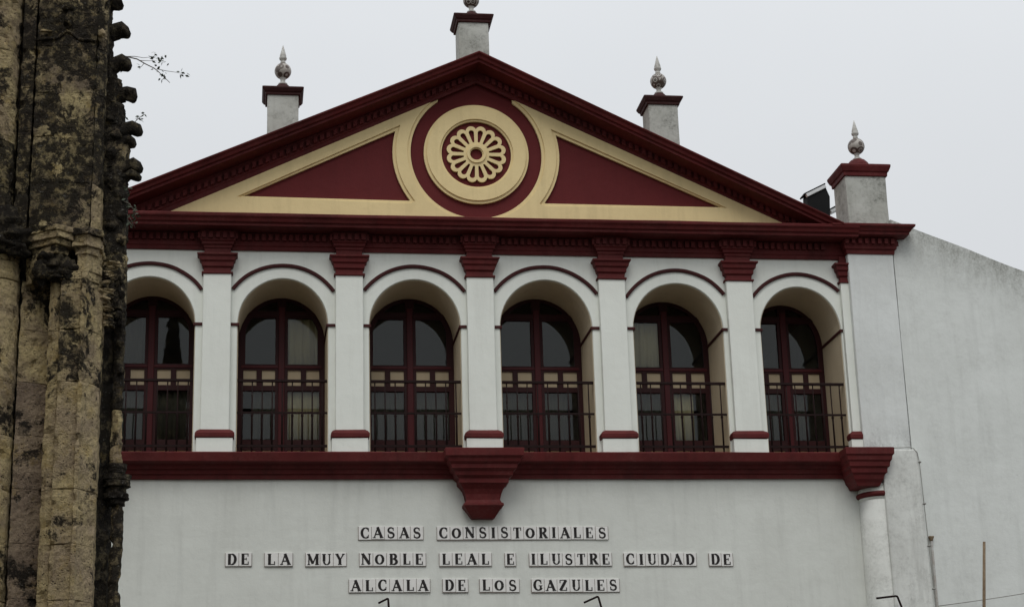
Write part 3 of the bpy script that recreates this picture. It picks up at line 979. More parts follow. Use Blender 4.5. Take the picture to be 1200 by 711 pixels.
# ------------------------------------------------------------------ tile inscription, three rows
T_, S_ = 0.255, 0.115      # thick and thin stroke widths, letter height 1
def glyph(ch):
    """list of (points, widths) strokes in a unit-high box; second value is the advance width"""
    def arc(cx, cz, rx, rz, a0, a1, n=12, th=T_, tn=S_):
        pts, ws = [], []
        for i in range(n + 1):
            t = math.radians(a0 + (a1 - a0) * i / n)
            pts.append((cx + rx * math.cos(t), cz + rz * math.sin(t)))
            ws.append(tn + (th - tn) * abs(math.cos(t)) ** 1.3)
        return pts, ws
    def ln(x0, z0, x1, z1, w):
        return [(x0, z0), (x1, z1)], [w, w]
    def ser(x, z, h=.17):
        return ln(x - h, z, x + h, z, .07)
    st = .035
    if ch == 'A': return [ln(.10, .0, .44, .99, S_), ln(.40, .99, .78, 0, T_), ln(.2, .33, .62, .33, S_), ser(.1, st, .14), ser(.77, st, .17)], .88
    if ch == 'B': return [ln(.2, 0, .2, 1, T_), arc(.36, .75, .24, .21, 90, -90), ln(.15, .965, .36, .965, .07), ln(.15, .52, .38, .52, .07), arc(.38, .275, .29, .24, 90, -90), ln(.15, st, .38, st, .07), ser(.14, st, .1), ser(.14, .965, .1)], .76
    if ch == 'C': return [arc(.46, .5, .34, .46, 48, 312, 18), ln(.71, .62, .71, .93, .09), ln(.71, .08, .71, .34, .07)], .82
    if ch == 'D': return [ln(.2, 0, .2, 1, T_), ln(.1, .965, .4, .965, .07), ln(.1, st, .4, st, .07), arc(.38, .5, .34, .465, 90, -90, 16)], .84
    if ch == 'E': return [ln(.2, 0, .2, 1, T_), ln(.08, .96, .68, .96, .08), ln(.2, .51, .52, .51, .08), ln(.08, .04, .7, .04, .08), ln(.65, .74, .65, 1, .08), ln(.67, 0, .67, .28, .08), ln(.5, .4, .5, .62, .07)], .78
    if ch == 'G': return [arc(.46, .5, .34, .46, 48, 330, 18), ln(.71, .62, .71, .93, .09), ln(.68, .05, .68, .44, .17), ln(.5, .44, .84, .44, .07)], .88
    if ch == 'I': return [ln(.22, 0, .22, 1, T_), ser(.22, st), ser(.22, .965)], .44
    if ch == 'L': return [ln(.22, 0, .22, 1, T_), ser(.22, .965), ln(.08, .04, .7, .04, .08), ln(.67, 0, .67, .32, .09)], .76
    if ch == 'M': return [ln(.15, 0, .15, 1, S_), ln(.13, .98, .5, .1, T_ * .9), ln(.5, .1, .85, .98, S_), ln(.88, 0, .88, 1, T_), ser(.14, st, .12), ser(.88, st), ser(.1, .965, .1), ser(.92, .965, .12)], 1.02
    if ch == 'N': return [ln(.16, 0, .16, 1, S_), ln(.14, .98, .76, .04, T_), ln(.76, 0, .76, 1, S_), ser(.16, st, .13), ser(.12, .965, .1), ser(.76, .965, .13)], .9
    if ch == 'O': return [arc(.45, .47, .31, .41, 0, 360, 24)], .9
    if ch == 'R': return [ln(.2, 0, .2, 1, T_), ln(.12, .965, .4, .965, .07), arc(.38, .74, .25, .225, 90, -90), ln(.15, .5, .4, .5, .07), ln(.42, .5, .7, .03, T_ * .9), ser(.2, st), ln(.66, st, .86, st, .07), ser(.14, .965, .1)], .86
    if ch == 'S':
        p, w = [], []
        for i in range(9):
            t = math.radians(25 + (255 - 25) * i / 8)
            p.append((.38 + .23 * math.cos(t), .735 + .225 * math.sin(t))); w.append(.11 + .11 * i / 8)
        for i in range(9):
            t = math.radians(80 + (-155 - 80) * i / 8)
            p.append((.38 + .26 * math.cos(t), .27 + .235 * math.sin(t))); w.append(.22 - .11 * i / 8)
        return [(p, w), ln(.6, .68, .6, .96, .08), ln(.14, .05, .14, .36, .08)], .74
    if ch == 'T': return [ln(.4, 0, .4, 1, T_), ln(.05, .96, .75, .96, .08), ln(.08, .7, .08, 1, .08), ln(.72, .7, .72, 1, .08), ser(.4, st)], .8
    if ch == 'U': return [ln(.22, .32, .22, 1, T_), arc(.46, .31, .245, .28, 180, 360, 12, .18, .09), ln(.705, .3, .705, 1, S_), ser(.22, .965), ser(.7, .965, .13)], .88
    if ch == 'Y': return [ln(.42, 0, .42, .48, T_), ln(.14, .98, .42, .44, T_ * .9), ln(.74, .98, .44, .44, S_), ser(.42, st), ser(.14, .965, .14), ser(.74, .965, .12)], .86
    if ch == 'Z': return [ln(.08, .96, .72, .96, .08), ln(.08, .04, .72, .04, .08), ln(.66, .96, .12, .04, T_), ln(.11, .7, .11, .98, .08), ln(.69, 0, .69, .3, .08)], .8
def letter_mesh(ch, x, z, h, wmax, y, parent):
    strokes, adv = glyph(ch)
    sx = min(h, wmax / adv)
    V, F = [], []
    ox = x - adv * sx / 2
    for si, (pts, ws) in enumerate(strokes):
        yy = y - 0.0006 * si
        k = len(V)
        n = len(pts)
        P = [Vector((ox + px * sx, z + pz * h)) for px, pz in pts]
        for i in range(n):
            d = (P[min(i + 1, n - 1)] - P[max(i - 1, 0)]).normalized()
            nn = Vector((-d.y, d.x))
            hw = ws[i] * h * .5
            for sgn in (-1, 1):
                q = P[i] + nn * hw * sgn
                V += [(q.x, yy, q.y), (q.x, y + .006, q.y)]
        for i in range(n - 1):
            a, b = k + i * 4, k + (i + 1) * 4
            F += [(a, a + 2, b + 2, b), (a + 1, b + 1, b + 3, a + 3), (a, b, b + 1, a + 1), (a + 2, a + 3, b + 3, b + 2)]
        F += [(k, k + 1, k + 3, k + 2), (k + (n - 1) * 4, k + (n - 1) * 4 + 2, k + (n - 1) * 4 + 3, k + (n - 1) * 4 + 1)]
    return mesh('letter', V, F, 'letter', parent)
ROWS = [
    ([('CASAS', -2.076, -1.038), ('CONSISTORIALES', -0.818, 1.975)], 6.84, 6.814, 'top row of black lettered white tiles, two words under the centre bracket'),
    ([('DE', -4.169, -3.757), ('LA', -3.557, -3.115), ('MUY', -2.914, -2.267), ('NOBLE', -2.064, -1.003), ('LEAL', -0.788, 0.054), ('E', 0.269, 0.449), ('ILUSTRE', 0.664, 2.016), ('CIUDAD', 2.215, 3.419), ('DE', 3.628, 4.028)], 6.417, 6.38, 'longest, middle row of black lettered white tiles, nine words across the wall'),
    ([('ALCALA', -2.231, -0.942), ('DE', -0.741, -0.334), ('LOS', -0.149, 0.491), ('GAZULES', 0.687, 2.124)], 6.003, 5.957, 'bottom row of black lettered white tiles, four words just above the bent pipes'),
]
WT = {'I': .68, 'M': 1.1, 'E': .95, 'L': .95}
for words, zl, zr, lab in ROWS:
    x_0, x_1 = words[0][1], words[-1][2]
    ins = root('tile_inscription', lab, 'inscription', ((x_0 + x_1) / 2, 0.0, (zl + zr) / 2 - .11), 'rows of the tiled inscription')
    xs0, xs1 = -2.07, 3.3
    for word, x0, x1 in words:
        tot = sum(WT.get(ch, 1) for ch in word)
        x = x0
        for ch in word:
            tw = (x1 - x0) * WT.get(ch, 1) / tot
            zc = zl + (zr - zl) * ((x + tw / 2) - xs0) / (xs1 - xs0)
            zc += random.uniform(-.004, .004)
            ya = -0.012 + random.uniform(-.003, .002)
            t = multi('tile', [boxvf(x + .004, x + tw - .004, ya, 0.03, zc - .106, zc + .106)], 'tile', ins, bevel=0.003)
            letter_mesh(ch, x + tw / 2 + random.uniform(-.004, .004), zc - .086, .176, tw * .90, ya - .0015, t)
            x += tw
        multi('bedding_and_shadow', [boxvf(x0 - .004, x1 + .004, -0.006, 0.03, (zl + (zr - zl) * ((x0 + x1) / 2 - xs0) / (xs1 - xs0)) - .114, (zl + (zr - zl) * ((x0 + x1) / 2 - xs0) / (xs1 - xs0)) + .10)], 'grout_and_shadow', ins)  # dark bed shows in the joints; its bottom lip imitates the tiles' shadow line

# ------------------------------------------------------------------ bent pipes low on the wall
def bracket(pts, lab):
    r = root('bent_pipe', lab, 'pipe', pts[-1], 'bent iron pipes on the wall')
    P = [Vector(p) for p in pts]
    sm = [P[0]]
    for i in range(1, len(P) - 1):
        for t in (.82, .92):
            sm.append(P[i - 1].lerp(P[i], t))
        sm.append(P[i] * .8 + (P[i - 1] + P[i + 1]) * .1 * 1.0 if False else P[i].lerp((P[i - 1].lerp(P[i], .93) + P[i].lerp(P[i + 1], .07)) * .5, .6))
        for t in (.08, .18):
            sm.append(P[i].lerp(P[i + 1], t))
    sm.append(P[-1])
    multi('pipe', [tubevf(sm, 0.017, 10)], 'iron', r, smooth=True)
    e = P[-1]
    multi('wall_plate', [boxvf(e.x - .05, e.x + .05, e.y - .02, e.y + .02, e.z - .07, e.z + .07)], 'iron', r, bevel=0.004)
bracket([(-1.775, -.16, 5.70), (-1.62, -.12, 5.78), (-1.60, -.10, 5.45), (-1.60, -.10, 5.2), (-1.60, .0, 5.15)], 'small bent dark pipe poking up below the word ALCALA')
bracket([(1.505, -.16, 5.675), (1.745, -.12, 5.78), (1.83, -.10, 5.45), (1.85, -.10, 5.2), (1.85, .0, 5.15)], 'bent dark pipe below the last word of the bottom tile row')
bracket([(6.20, -.60, 5.635), (6.56, -.57, 5.675), (6.66, -.54, 5.40), (6.67, -.52, 5.15), (6.67, -.41, 5.1)], 'curved dark pipe crossing the round corner column at lower right')

# ------------------------------------------------------------------ neighbouring wall, pole, wires
def topline(x):
    base = 12.097 - (x - 7.601) * 0.3902
    return base + 0.02 * noise.noise(Vector((x * 1.7, 0, 0))) + .012 * noise.noise(Vector((x * 6, 3, 0)))
nb = uneven_wall('neighbouring_wall', 7.183, 15.0, 0.0, 12.4, -0.172, 0.5, 'white_nb', None, 0.015, 0.22, topline)
tag(nb, 'plain weathered white wall with sloping top right of the corner pier', 'wall')
# leaning pole
o = multi('leaning_pole', [tubevf([(7.20, -1.0, 0.0), (7.52, -1.0, 2.9), (7.83, -1.0, 5.42), (7.945, -1.0, 6.47)], 0.034, 10, 0.022)], 'rust', None, smooth=True)
tag(o, 'thin rusty brown pole standing before the white wall at lower right', 'pole')
# stub pipe with a cap on the neighbouring wall
pp = root('wall_pipe', 'thin whitewashed pipe with flared cap on the wall beside the corner buttress', 'pipe', (7.33, -0.21, 0.0))
multi('pipe', [tubevf([(7.335, -.21, 0.0), (7.34, -.21, 3.0), (7.36, -.21, 6.62)], 0.022, 10)], 'pipe_grey', pp, smooth=True)
multi('cap', [lathevf(7.36, -.21, [(.022, 6.62), (.028, 6.64), (.05, 6.685), (.05, 6.70), (.02, 6.705)], 14)], 'rust', pp, smooth=True)
# cable down the buttress edge
cb = [(6.75, -.425, 8.143), (6.9, -.425, 8.146), (7.05, -.425, 8.152), (7.12, -.425, 8.135), (7.175, -.437, 8.06), (7.196, -.437, 7.9), (7.203, -.437, 7.5), (7.213, -.44, 6.9), (7.228, -.447, 6.0), (7.24, -.455, 5.0), (7.28, -.47, 2.5), (7.31, -.49, 0.0)]
o = multi('cable', [tubevf(cb, 0.007, 8)] + [boxvf(x - .02, x + .02, -.462, -.41, z - .012, z + .012) for x, z in ((7.20, 7.9), (7.215, 7.2), (7.228, 6.5), (7.24, 5.8))], 'cable', None, smooth=True)
tag(o, 'dark cable running down the right edge of the corner buttress', 'cable')
wv = []
for i in range(13):
    t = i / 12
    wv.append((7.33 + t * 5.0, -.30 - .3 * t, 5.54 + .935 * t - .12 * math.sin(math.pi * t)))
o = multi('overhead_wire', [tubevf(wv, 0.007, 6)], 'cable', None, smooth=True)
tag(o, 'thin wire rising to the right past the rusty pole', 'wire')

# floodlight-like box on the roof beside the corner pedestal
fl = root('roof_box', 'dark box with pale tilted face behind the gable slope beside the corner pedestal', 'roof box', (6.5, 1.5, 12.9))
def tilted(x0, x1, y0, y1, th, zc, ang, xc):
    v, f = boxvf(x0, x1, y0, y1, -th / 2, th / 2)
    ca, sa = math.cos(ang), math.sin(ang)
    return [(xc + a * ca - c * sa, b, zc + a * sa + c * ca) for a, b, c in v], f
an = math.radians(27)
multi('lid', [tilted(-.26, .21, 1.42, 1.70, .026, 13.42, an, 6.42)], 'black', fl, bevel=.004)
multi('pale_face', [tilted(-.22, .20, 1.41, 1.48, .06, 13.375, an, 6.43)], 'pale', fl, bevel=.006)
v = [(6.24, 1.415, 12.3), (6.62, 1.415, 12.3), (6.68, 1.415, 13.27), (6.60, 1.415, 13.495), (6.25, 1.415, 13.315)]
multi('housing', [([(x, 1.44, z) for x, y, z in v] + [(x, 1.72, z) for x, y, z in v], [(0, 1, 2, 3, 4), (5, 6, 7, 8, 9), (0, 1, 6, 5), (1, 2, 7, 6), (2, 3, 8, 7), (3, 4, 9, 8), (4, 0, 5, 9)])], 'black', fl, bevel=.01)
multi('arm', [tubevf([(6.70, 1.7, 13.08), (6.95, 1.7, 13.22)], .02, 8)], 'black', fl)
multi('arm_plate', [tilted(-.12, .14, 1.6, 1.8, .05, 13.10, an, 6.84)], 'pale', fl)

# ------------------------------------------------------------------ church pier at left
church = root('church_pier', 'weathered gothic stone church pier with crockets, stained black, at the left edge', 'church', (-5.3, -15.3, 0.0))
def nz(p, s, k):
    return noise.noise(Vector((p[0] * k + s, p[1] * k - s, p[2] * k + 2 * s)))
def stone_prism(name, poly, z0, z1, mat, seed=0.0, amp=0.010, step=0.026, taper=None, parent=church):
    """weathered block: polygon section in plan, rising from z0 to z1, surface roughened and edges worn"""
    ring = []
    n = len(poly)
    area = sum(poly[i][0] * poly[(i + 1) % n][1] - poly[(i + 1) % n][0] * poly[i][1] for i in range(n))
    sg = 1 if area > 0 else -1
    def enorm(i):
        d = (Vector(poly[(i + 1) % n]) - Vector(poly[i])).normalized()
        return Vector((d.y, -d.x)) * sg
    for i in range(n):
        p, q = Vector(poly[i]), Vector(poly[(i + 1) % n])
        k = max(1, int((q - p).length / step))
        for j in range(k):
            nn = (enorm(i) + enorm(i - 1)).normalized() if j == 0 else enorm(i)
            ring.append((p.lerp(q, j / k), j == 0, nn))
    nzs = max(3, int((z1 - z0) / step))
    levels = [z0] + [z0 + .006] + [z0 + (z1 - z0) * i / nzs for i in range(1, nzs)] + [z1 - .006] + [z1]
    V, F = [], []
    for li, z in enumerate(levels):
        edge = li in (0, len(levels) - 1)
        for p, corner, nn in ring:
            c3 = (p.x, p.y, z)
            w = amp * (.45 * nz(c3, 1.3, 4.0) + .5 * nz(c3, 4.1, 13.0) + .6 * nz(c3, 7.7, 36.0)) + .0025 * math.sin(seed * 5.1)
            chip = max(0.0, nz(c3, 2.9, 11.0) - .22)
            w -= chip * (.075 if (edge or corner) else .022)
            if edge:
                w -= .0015
            V.append((p.x + nn.x * w, p.y + nn.y * w, z))
    m_ = len(ring)
    for k in range(len(levels) - 1):
        for i in range(m_):
            a, b = k * m_ + i, k * m_ + (i + 1) % m_
            F.append((a, b, b + m_, a + m_))
    F += [tuple(range(m_)), tuple((len(levels) - 1) * m_ + i for i in range(m_))]
    return mesh(name, V, F, mat, parent, smooth=False)
def lump(name, c, r, mat, seed, amp=0.25, parent=church, seg=14):
    """carved knob or leaf: a roughened, stretched ball"""
    V, F = [], []
    for i in range(seg + 1):
        t = math.pi * i / seg
        for j in range(seg):
            f = 2 * math.pi * j / seg
            d = Vector((math.sin(t) * math.cos(f), math.sin(t) * math.sin(f), math.cos(t)))
            k = 1 + amp * noise.noise(d * 1.6 + Vector((seed, 0, 0))) + amp * .5 * noise.noise(d * 4 + Vector((0, seed, 0)))
            V.append((c[0] + d.x * r[0] * k, c[1] + d.y * r[1] * k, c[2] + d.z * r[2] * k))
    for i in range(seg):
        for j in range(seg):
            a, b = i * seg + j, i * seg + (j + 1) % seg
            F.append((a, b, b + seg, a + seg))
    return mesh(name, V, F, mat, parent, smooth=True)

# inner core that closes the joints, and the church wall it is bonded to
box('core', -5.78, -5.0, -15.32, -14.6, 0.0, 6.42, 'stone_black', church)
box('core', -5.78, -5.12, -15.32, -14.6, 6.425, 11.0, 'stone_black', church)
box('wall', -12.0, -5.45, -15.0, -12.41, 0.0, 11.0, 'stone_mid', church)
box('unseen_nave_wall', -24.0, -8.6, -34.0, -12.4, 0.0, 12.0, 'stone_mid', church)  # out-of-view bulk of the church, added to block low sky from the left
for k, (z0, z1, w0, w1) in enumerate(((11.105, 12.3, .42, .42), (12.303, 13.4, .42, .40), (13.403, 13.6, .52, .52), (13.603, 14.8, .34, .22), (14.803, 15.9, .21, .09), (15.903, 16.3, .15, .10))):
    V, F = [], []
    for z, w in ((z0, w0), ((z0 + z1) / 2, (w0 + w1) / 2 + .015), (z1, w1)):
        V += [(-5.80 + w * math.cos(math.pi * (q + .5) / 4), -15.1 + w * math.sin(math.pi * (q + .5) / 4), z) for q in range(8)]
    for a in (0, 8):
        F += [(a + q, a + (q + 1) % 8, a + 8 + (q + 1) % 8, a + 8 + q) for q in range(8)]
    F += [tuple(range(8)), tuple(range(16, 24))]
    mesh('spire_stone', V, F, 'stone_dark', church)

COUR = [3.589 + .41 * k for k in range(-9, 6)]        # course joints up to about 5.64
COUR[0] = 0.0
COUR = [z for z in COUR if z >= 0] + [6.03]
polyC = [(-5.335, -15.25), (-5.335, -15.515), (-5.30, -15.545), (-5.255, -15.545), (-5.245, -15.60), (-5.095, -15.612), (-5.088, -15.64), (-5.058, -15.64), (-5.05, -15.60), (-4.945, -15.45), (-4.945, -15.25)]
polyB = [(-5.56, -15.28), (-5.56, -15.43), (-5.44, -15.40), (-5.345, -15.345), (-5.345, -15.25)]
polyA = [(-5.575 - .17 + .17 * math.cos(t), -15.40 - .16 * math.sin(t)) for t in [math.pi * k / 8 for k in range(9)]] + [(-5.91, -15.2), (-5.58, -15.2)]
polyG = [(-4.945, -15.3), (-4.945, -15.335), (-4.862, -15.30), (-4.862, -15.0), (-4.945, -15.0)]
for k in range(len(COUR) - 1):
    z0, z1 = COUR[k] + .0015, COUR[k + 1] - .0015
    hi = z0 > 5.15
    stone_prism('stone', polyC, z0, z1, 'stone_mid' if hi else 'stone', k * 1.7, 0.012)
    stone_prism('stone', polyB, z0 + (.04 if k else 0), z1 + .04, 'stone_mid' if hi else 'stone_brown', k * 2.3 + 9, 0.012)
    stone_prism('stone', polyA, z0 + (.02 if k else 0), z1 + .02, 'stone' if k % 3 else 'stone_mid', k * 1.1 + 20, 0.014)
# narrow dark outer shaft at the right, with worn ring mouldings
sh = [(-4.80 + .052 * math.cos(2 * math.pi * k / 10), -15.20 + .06 * math.sin(2 * math.pi * k / 10)) for k in range(10)]
zb = [0.0, 1.0, 1.9, 2.75, 3.55, 4.36]
for k in range(5):
    stone_prism('shaft_stone', sh, zb[k] + .001, zb[k + 1] - .001, 'stone_dark', 40 + k, 0.012, 0.022)
for k, (z, r) in enumerate(((4.36, .075), (4.405, .098), (4.45, .075), (4.50, .105), (4.55, .11), (4.595, .075), (4.635, .075))):
    c_ = [(-4.812 + r * math.cos(2 * math.pi * j / 12), -15.20 + r * math.sin(2 * math.pi * j / 12)) for j in range(12)]
    stone_prism('ring_moulding', c_, z + .001, z + .044, 'stone_black', 60 + k, 0.022, 0.02)
zb = [4.68, 5.1, 5.5, 5.9]
sh2 = [(-4.822 + .046 * math.cos(2 * math.pi * k / 10), -15.20 + .06 * math.sin(2 * math.pi * k / 10)) for k in range(10)]
for k in range(3):
    stone_prism('shaft_stone', sh2, zb[k] + .003, zb[k + 1] - .003, 'stone_mid' if k == 0 else 'stone_black', 70 + k, 0.018, 0.022)
# recess between pier and outer shaft
stone_prism('recess_stone', [(-5.04, -15.2), (-5.04, -15.30), (-4.955, -15.30), (-4.935, -15.22), (-4.86, -15.16), (-4.84, -15.05), (-5.04, -15.0)], 0.0, 3.2, 'stone_black', 81, 0.006, 0.06)
stone_prism('recess_stone', [(-5.04, -15.2), (-5.04, -15.30), (-4.955, -15.30), (-4.935, -15.22), (-4.86, -15.16), (-4.84, -15.05), (-5.04, -15.0)], 3.206, 6.4, 'stone_black', 82, 0.006, 0.06)

# weathered capital zone between lower and upper pier
def band(poly, z0, z1, mat, seed, grow=0.0, amp=0.016):
    cen = sum((Vector(p) for p in poly), Vector((0, 0))) / len(poly)
    pl = []
    for p in poly:
        d = Vector(p) - cen
        q = Vector(p) + d.normalized() * grow
        pl.append((q.x, q.y))
    return stone_prism('moulding', pl, z0, z1, mat, seed, amp * 1.3, 0.022)
K1 = [(-5.53, -15.25), (-5.53, -15.52), (-5.285, -15.70), (-5.175, -15.60), (-5.17, -15.25)]
K2 = [(-5.165, -15.25), (-5.165, -15.61), (-5.06, -15.655), (-4.965, -15.56), (-4.96, -15.25)]
band(polyC, 6.033, 6.10, 'stone', 90, 0.006, 0.008)
band(K1, 6.235, 6.30, 'stone_mid', 91, -0.05)
band(K1, 6.301, 6.345, 'stone', 92, -0.015)
band(K1, 6.346, 6.40, 'stone', 93, 0.012)
band(K1, 6.401, 6.443, 'stone_mid', 94, 0.028, 0.02)
band(K2, 6.235, 6.29, 'stone', 97, -0.012)
band(K2, 6.291, 6.325, 'stone', 98, 0.018)
band(K2, 6.326, 6.385, 'stone_mid', 99, -0.004)
band(K2, 6.386, 6.44, 'stone_dark', 89, 0.022, 0.02)
# block behind the dark hollow, flanks of the hollow
stone_prism('stone', [(-5.53, -15.25), (-5.53, -15.46), (-5.44, -15.53), (-5.42, -15.25)], 6.03, 6.237, 'stone_mid', 95)
stone_prism('stone', [(-5.135, -15.25), (-5.135, -15.60), (-5.06, -15.625), (-4.95, -15.49), (-4.95, -15.25)], 6.103, 6.237, 'stone', 96)
for k, (x, z, rx, rz) in enumerate(((-5.40, 6.10, .07, .09), (-5.30, 6.17, .09, .07), (-5.20, 6.11, .08, .08), (-5.28, 6.08, .10, .05), (-5.37, 6.20, .07, .05))):
    lump('carved_leaf', (x, -15.57, z), (rx, .07, rz), 'stone_black', 100 + k, 0.6)
def crocket(x, z, rx, rz, seed, mat='stone_black', y=-15.21, name='crocket'):
    """hooked leaf knob: stalk leaves the spire, swells and curls over"""
    path = [(-.13, -.055, .050), (-.085, -.02, .056), (-.045, .012, .058), (-.01, .022, .060), (.022, .006, .054), (.042, -.022, .040), (.05, -.045, .020)]
    V, F, sd = [], [], 12
    kx, kz = rx / .066, rz / .06
    for i, (dx, dz, r) in enumerate(path):
        a = path[max(0, i - 1)]; b = path[min(len(path) - 1, i + 1)]
        t = Vector((b[0] - a[0], 0, b[1] - a[1])).normalized()
        nn = Vector((-t.z, 0, t.x))
        for j in range(sd):
            f = 2 * math.pi * j / sd
            o = nn * math.cos(f) * r * kz + Vector((0, 1, 0)) * math.sin(f) * r * 1.15
            k = 1 + .55 * noise.noise(Vector((dx * 16 + seed, math.cos(f) * 1.1, math.sin(f) * 1.1))) + .3 * noise.noise(Vector((dx * 40, seed + math.cos(f) * 3, math.sin(f) * 3)))
            V.append((x + dx * kx + o.x * k, y + o.y * k, z + dz * kz + o.z * k))
        if i:
            for j in range(sd):
                p, q = (i - 1) * sd + j, (i - 1) * sd + (j + 1) % sd
                F.append((p, q, q + sd, p + sd))
    F += [tuple(range(sd)), tuple((len(path) - 1) * sd + j for j in range(sd))]
    return mesh(name, V, F, mat, church, smooth=True)
# cluster of broken carved leaves at the right of the capital
for k in range(22):
    z = 6.20 - k * .0225 + random.uniform(-.012, .012)
    x = -4.965 + random.uniform(0, .075) * (1.0 if k % 5 else 1.25)
    r = random.uniform(.022, .042)
    o = lump('carved_leaf', (x, -15.42 + random.uniform(-.03, .03), z), (r * random.uniform(.9, 1.7), r * 1.2, r * random.uniform(.5, .9)), ('stone', 'stone_mid', 'stone_dark')[k % 3], 120 + k * 2.9, 0.9, seg=10)
    o.data.polygons.foreach_set('use_smooth', [False] * len(o.data.polygons))
# dark hanging capital on the left shaft
for k, (x, z, rx, rz) in enumerate(((-5.70, 6.50, .14, .13), (-5.62, 6.38, .12, .09), (-5.58, 6.27, .08, .06), (-5.72, 6.34, .12, .08))):
    lump('carved_leaf', (x, -15.56, z), (rx, .09, rz), 'stone_black', 140 + k, 0.6)
stone_prism('moulding', polyA, 6.06, 6.2, 'stone', 150, 0.02)
stone_prism('moulding', polyA, 6.205, 6.30, 'stone_mid', 151, 0.025)

# upper pier
UC = [6.445, 6.86, 7.25, 7.62, 8.02, 8.45, 8.9, 9.4, 10.0, 10.6, 11.1]
polyU = [(-5.525, -15.25), (-5.525, -15.475), (-5.36, -15.50), (-5.06, -15.50), (-5.052, -15.25)]
polyU2 = [(-5.642, -15.2), (-5.642, -15.44), (-5.545, -15.46), (-5.54, -15.2)]
polyU3 = [(-5.055, -15.2), (-5.055, -15.485), (-4.99, -15.42), (-4.98, -15.2)]
polyA2 = [(-5.83 + .165 * math.cos(t), -15.40 - .16 * math.sin(t)) for t in [math.pi * k / 8 for k in range(9)]] + [(-5.995, -15.2), (-5.665, -15.2)]
for k in range(len(UC) - 1):
    z0, z1 = UC[k] + .0004, UC[k + 1] - .0004
    stone_prism('stone', polyU, z0, z1, 'stone_dark', 160 + k * 1.9, 0.014)
    stone_prism('stone', polyU2, z0 + .05, z1 + .05, 'stone_dark', 180 + k * 1.3, 0.012)
    stone_prism('stone', polyU3, z0, z1, 'stone_mid' if k == 0 else 'stone_dark', 200 + k * 2.1, 0.012)
    stone_prism('stone', polyA2, z0 - .06, z1 - .064, 'stone_dark' if z0 < 7.2 else 'stone_mid', 220 + k * 1.7, 0.016)
# carved ogee tracery high on the pier
og = []
for i in range(15):
    t = i / 14
    x = -5.53 + .46 * t
    z = 8.06 + .11 * math.exp(-((x + 5.29) / .07) ** 2) + .02 * math.sin(t * 9)
    og.append((x, -15.52, z))
multi('tracery', [tubevf([(x, -15.505, z + .012 * noise.noise(Vector((x * 30, 1, 0)))) for x, y, z in og], 0.013, 8)], 'stone_dark', church, smooth=True)
lump('carved_leaf', (-5.285, -15.51, 8.27), (.035, .03, .09), 'stone_dark', 250, .7)
lump('carved_leaf', (-5.29, -15.52, 8.345), (.045, .035, .026), 'stone_mid', 251, .5)
lump('carved_leaf', (-5.02, -15.50, 8.14), (.03, .04, .035), 'stone', 252, .3)
lump('carved_leaf', (-5.46, -15.51, 8.14), (.05, .02, .012), 'stone_mid', 253, .4)

# crocketed pinnacle at the right: tapering blocks and knobs
right = [(5.9, -4.79), (6.36, -4.80), (6.79, -4.805), (7.085, -4.80), (7.305, -4.825), (7.453, -4.845), (7.64, -4.875), (7.863, -4.92), (8.06, -4.955), (8.357, -4.975), (8.59, -5.005), (9.2, -5.04), (10.2, -5.10)]
for k in range(len(right) - 1):
    (z0, x0), (z1, x1) = right[k], right[k + 1]
    xl = -5.0 if z0 < 8 else -5.12
    pl = [(xl, -15.05), (xl, -15.27), (x0 - .05, -15.29), (x0, -15.22), (x0 - .005, -15.05)]
    stone_prism('pinnacle_stone', pl, z0 + .001, z1 - .001, 'stone_black' if k % 3 else 'stone_dark', 260 + k * 1.3, 0.022, 0.024)
CRK = [(8.55, -4.955, .062, .07), (8.285, -4.885, .062, .055), (8.0, -4.875, .068, .062), (7.725, -4.825, .066, .066), (7.43, -4.775, .074, .062), (7.32, -4.80, .045, .05), (7.10, -4.755, .068, .05), (7.03, -4.765, .075, .045)]
for k, (z, x, rx, rz) in enumerate(CRK):
    crocket(x, z, rx, rz, 300 + k * 3.7)
for k, (x, z, r) in enumerate(((-4.92, 6.95, .06), (-4.86, 6.85, .05), (-4.90, 6.6, .055), (-4.84, 6.68, .05), (-4.83, 6.47, .045), (-4.86, 6.3, .04), (-4.84, 6.15, .045), (-4.82, 6.02, .035), (-4.93, 7.2, .05), (-4.90, 7.36, .045), (-4.955, 7.5, .04), (-4.84, 5.85, .035), (-4.815, 5.62, .03), (-4.80, 5.40, .03))):
    lump('carved_knob', (x, -15.27, z), (r, r * .8, r), 'stone_dark' if k in (4, 9) else 'stone_black', 360 + k * 2.1, 0.5)

# ------------------------------------------------------------------ plants rooted in the church stones
def leafvf(p, d, ln, wd):
    d = d.normalized()
    s = d.cross(Vector((random.uniform(-1, 1), random.uniform(-1, 1), random.uniform(-1, 1)))).normalized()
    n = d.cross(s)
    a, b = p, p + d * ln
    m1 = p + d * ln * .45
    return [a, m1 + s * wd * .5, b, m1 - s * wd * .5, m1 + n * wd * .12], [(0, 1, 4), (1, 2, 4), (2, 3, 4), (3, 0, 4)]
def plant(lab, stems, clusters, loc):
    r = root('wild_plant', lab, 'plant', loc, 'plants growing from the church stones')
    multi('stem', [tubevf(s, w, 6, w * .4) for s, w in stems], 'twig', r, smooth=True)
    L = []
    for (c, n, rad) in clusters:
        for _ in range(n):
            p = Vector(c) + Vector((random.gauss(0, rad * .6), random.gauss(0, rad * .5), random.gauss(0, rad * .5)))
            L.append(leafvf(p, Vector((random.uniform(-1, 1), random.uniform(-.7, .7), random.uniform(-.9, .6))), random.uniform(.026, .046), random.uniform(.014, .022)))
    o = multi('leaves', L, 'leaf', r)
    o['kind'] = 'stuff'
Y_ = -15.2
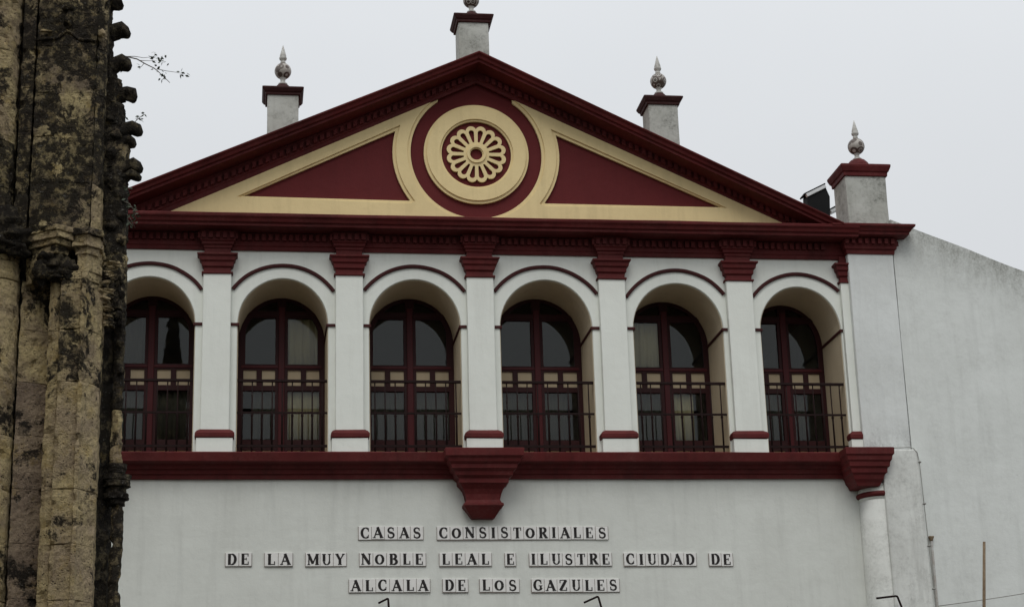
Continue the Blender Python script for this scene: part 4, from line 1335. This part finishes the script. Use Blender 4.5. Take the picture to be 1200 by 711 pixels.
plant('long thin bare twig with few leaves reaching out over the sky',
      [([(-4.93, Y_, 8.07), (-4.85, Y_, 8.082), (-4.76, Y_, 8.062), (-4.69, Y_, 8.02), (-4.62, Y_, 7.985), (-4.585, Y_, 7.955), (-4.53, Y_, 7.90), (-4.49, Y_, 7.86)], .006),
       ([(-4.85, Y_, 8.082), (-4.78, Y_, 8.085), (-4.71, Y_, 8.075), (-4.63, Y_, 8.085)], .0035),
       ([(-4.74, Y_, 8.05), (-4.68, Y_, 8.05), (-4.60, Y_, 8.05)], .003),
       ([(-4.60, Y_, 7.98), (-4.53, Y_, 7.965), (-4.45, Y_, 7.955), (-4.39, Y_, 7.945)], .003),
       ([(-4.70, Y_, 8.03), (-4.72, Y_, 8.0), (-4.735, Y_, 7.985)], .003)],
      [((-4.62, Y_, 8.09), 13, .035), ((-4.57, Y_, 8.05), 13, .035), ((-4.555, Y_, 7.93), 12, .032), ((-4.60, Y_, 7.975), 5, .03), ((-4.40, Y_, 7.945), 9, .028), ((-4.725, Y_, 7.995), 4, .018), ((-4.52, Y_, 8.04), 2, .02)], (-4.93, Y_, 8.07))
plant('tiny sprig with a few leaves on the lower crocket',
      [([(-4.79, Y_, 7.47), (-4.75, Y_, 7.52), (-4.70, Y_, 7.57)], .004), ([(-4.86, Y_, 7.53), (-4.835, Y_, 7.56)], .003), ([(-4.75, Y_, 7.52), (-4.735, Y_, 7.56)], .003)],
      [((-4.74, Y_, 7.55), 5, .02), ((-4.695, Y_, 7.575), 3, .015), ((-4.715, Y_, 7.53), 3, .012), ((-4.84, Y_, 7.55), 5, .018)], (-4.79, Y_, 7.47))
plant('dark leafy tuft hanging beside the gable corner',
      [([(-4.83, Y_ - .06, 6.80), (-4.78, Y_ - .06, 6.78), (-4.72, Y_ - .05, 6.70)], .006), ([(-4.82, Y_ - .06, 6.72), (-4.77, Y_ - .06, 6.66), (-4.73, Y_ - .05, 6.58)], .005)],
      [((-4.78, Y_ - .06, 6.77), 22, .05), ((-4.73, Y_ - .06, 6.68), 18, .045), ((-4.77, Y_ - .06, 6.63), 18, .05), ((-4.81, Y_ - .06, 6.9), 10, .035)], (-4.83, Y_ - .06, 6.8))
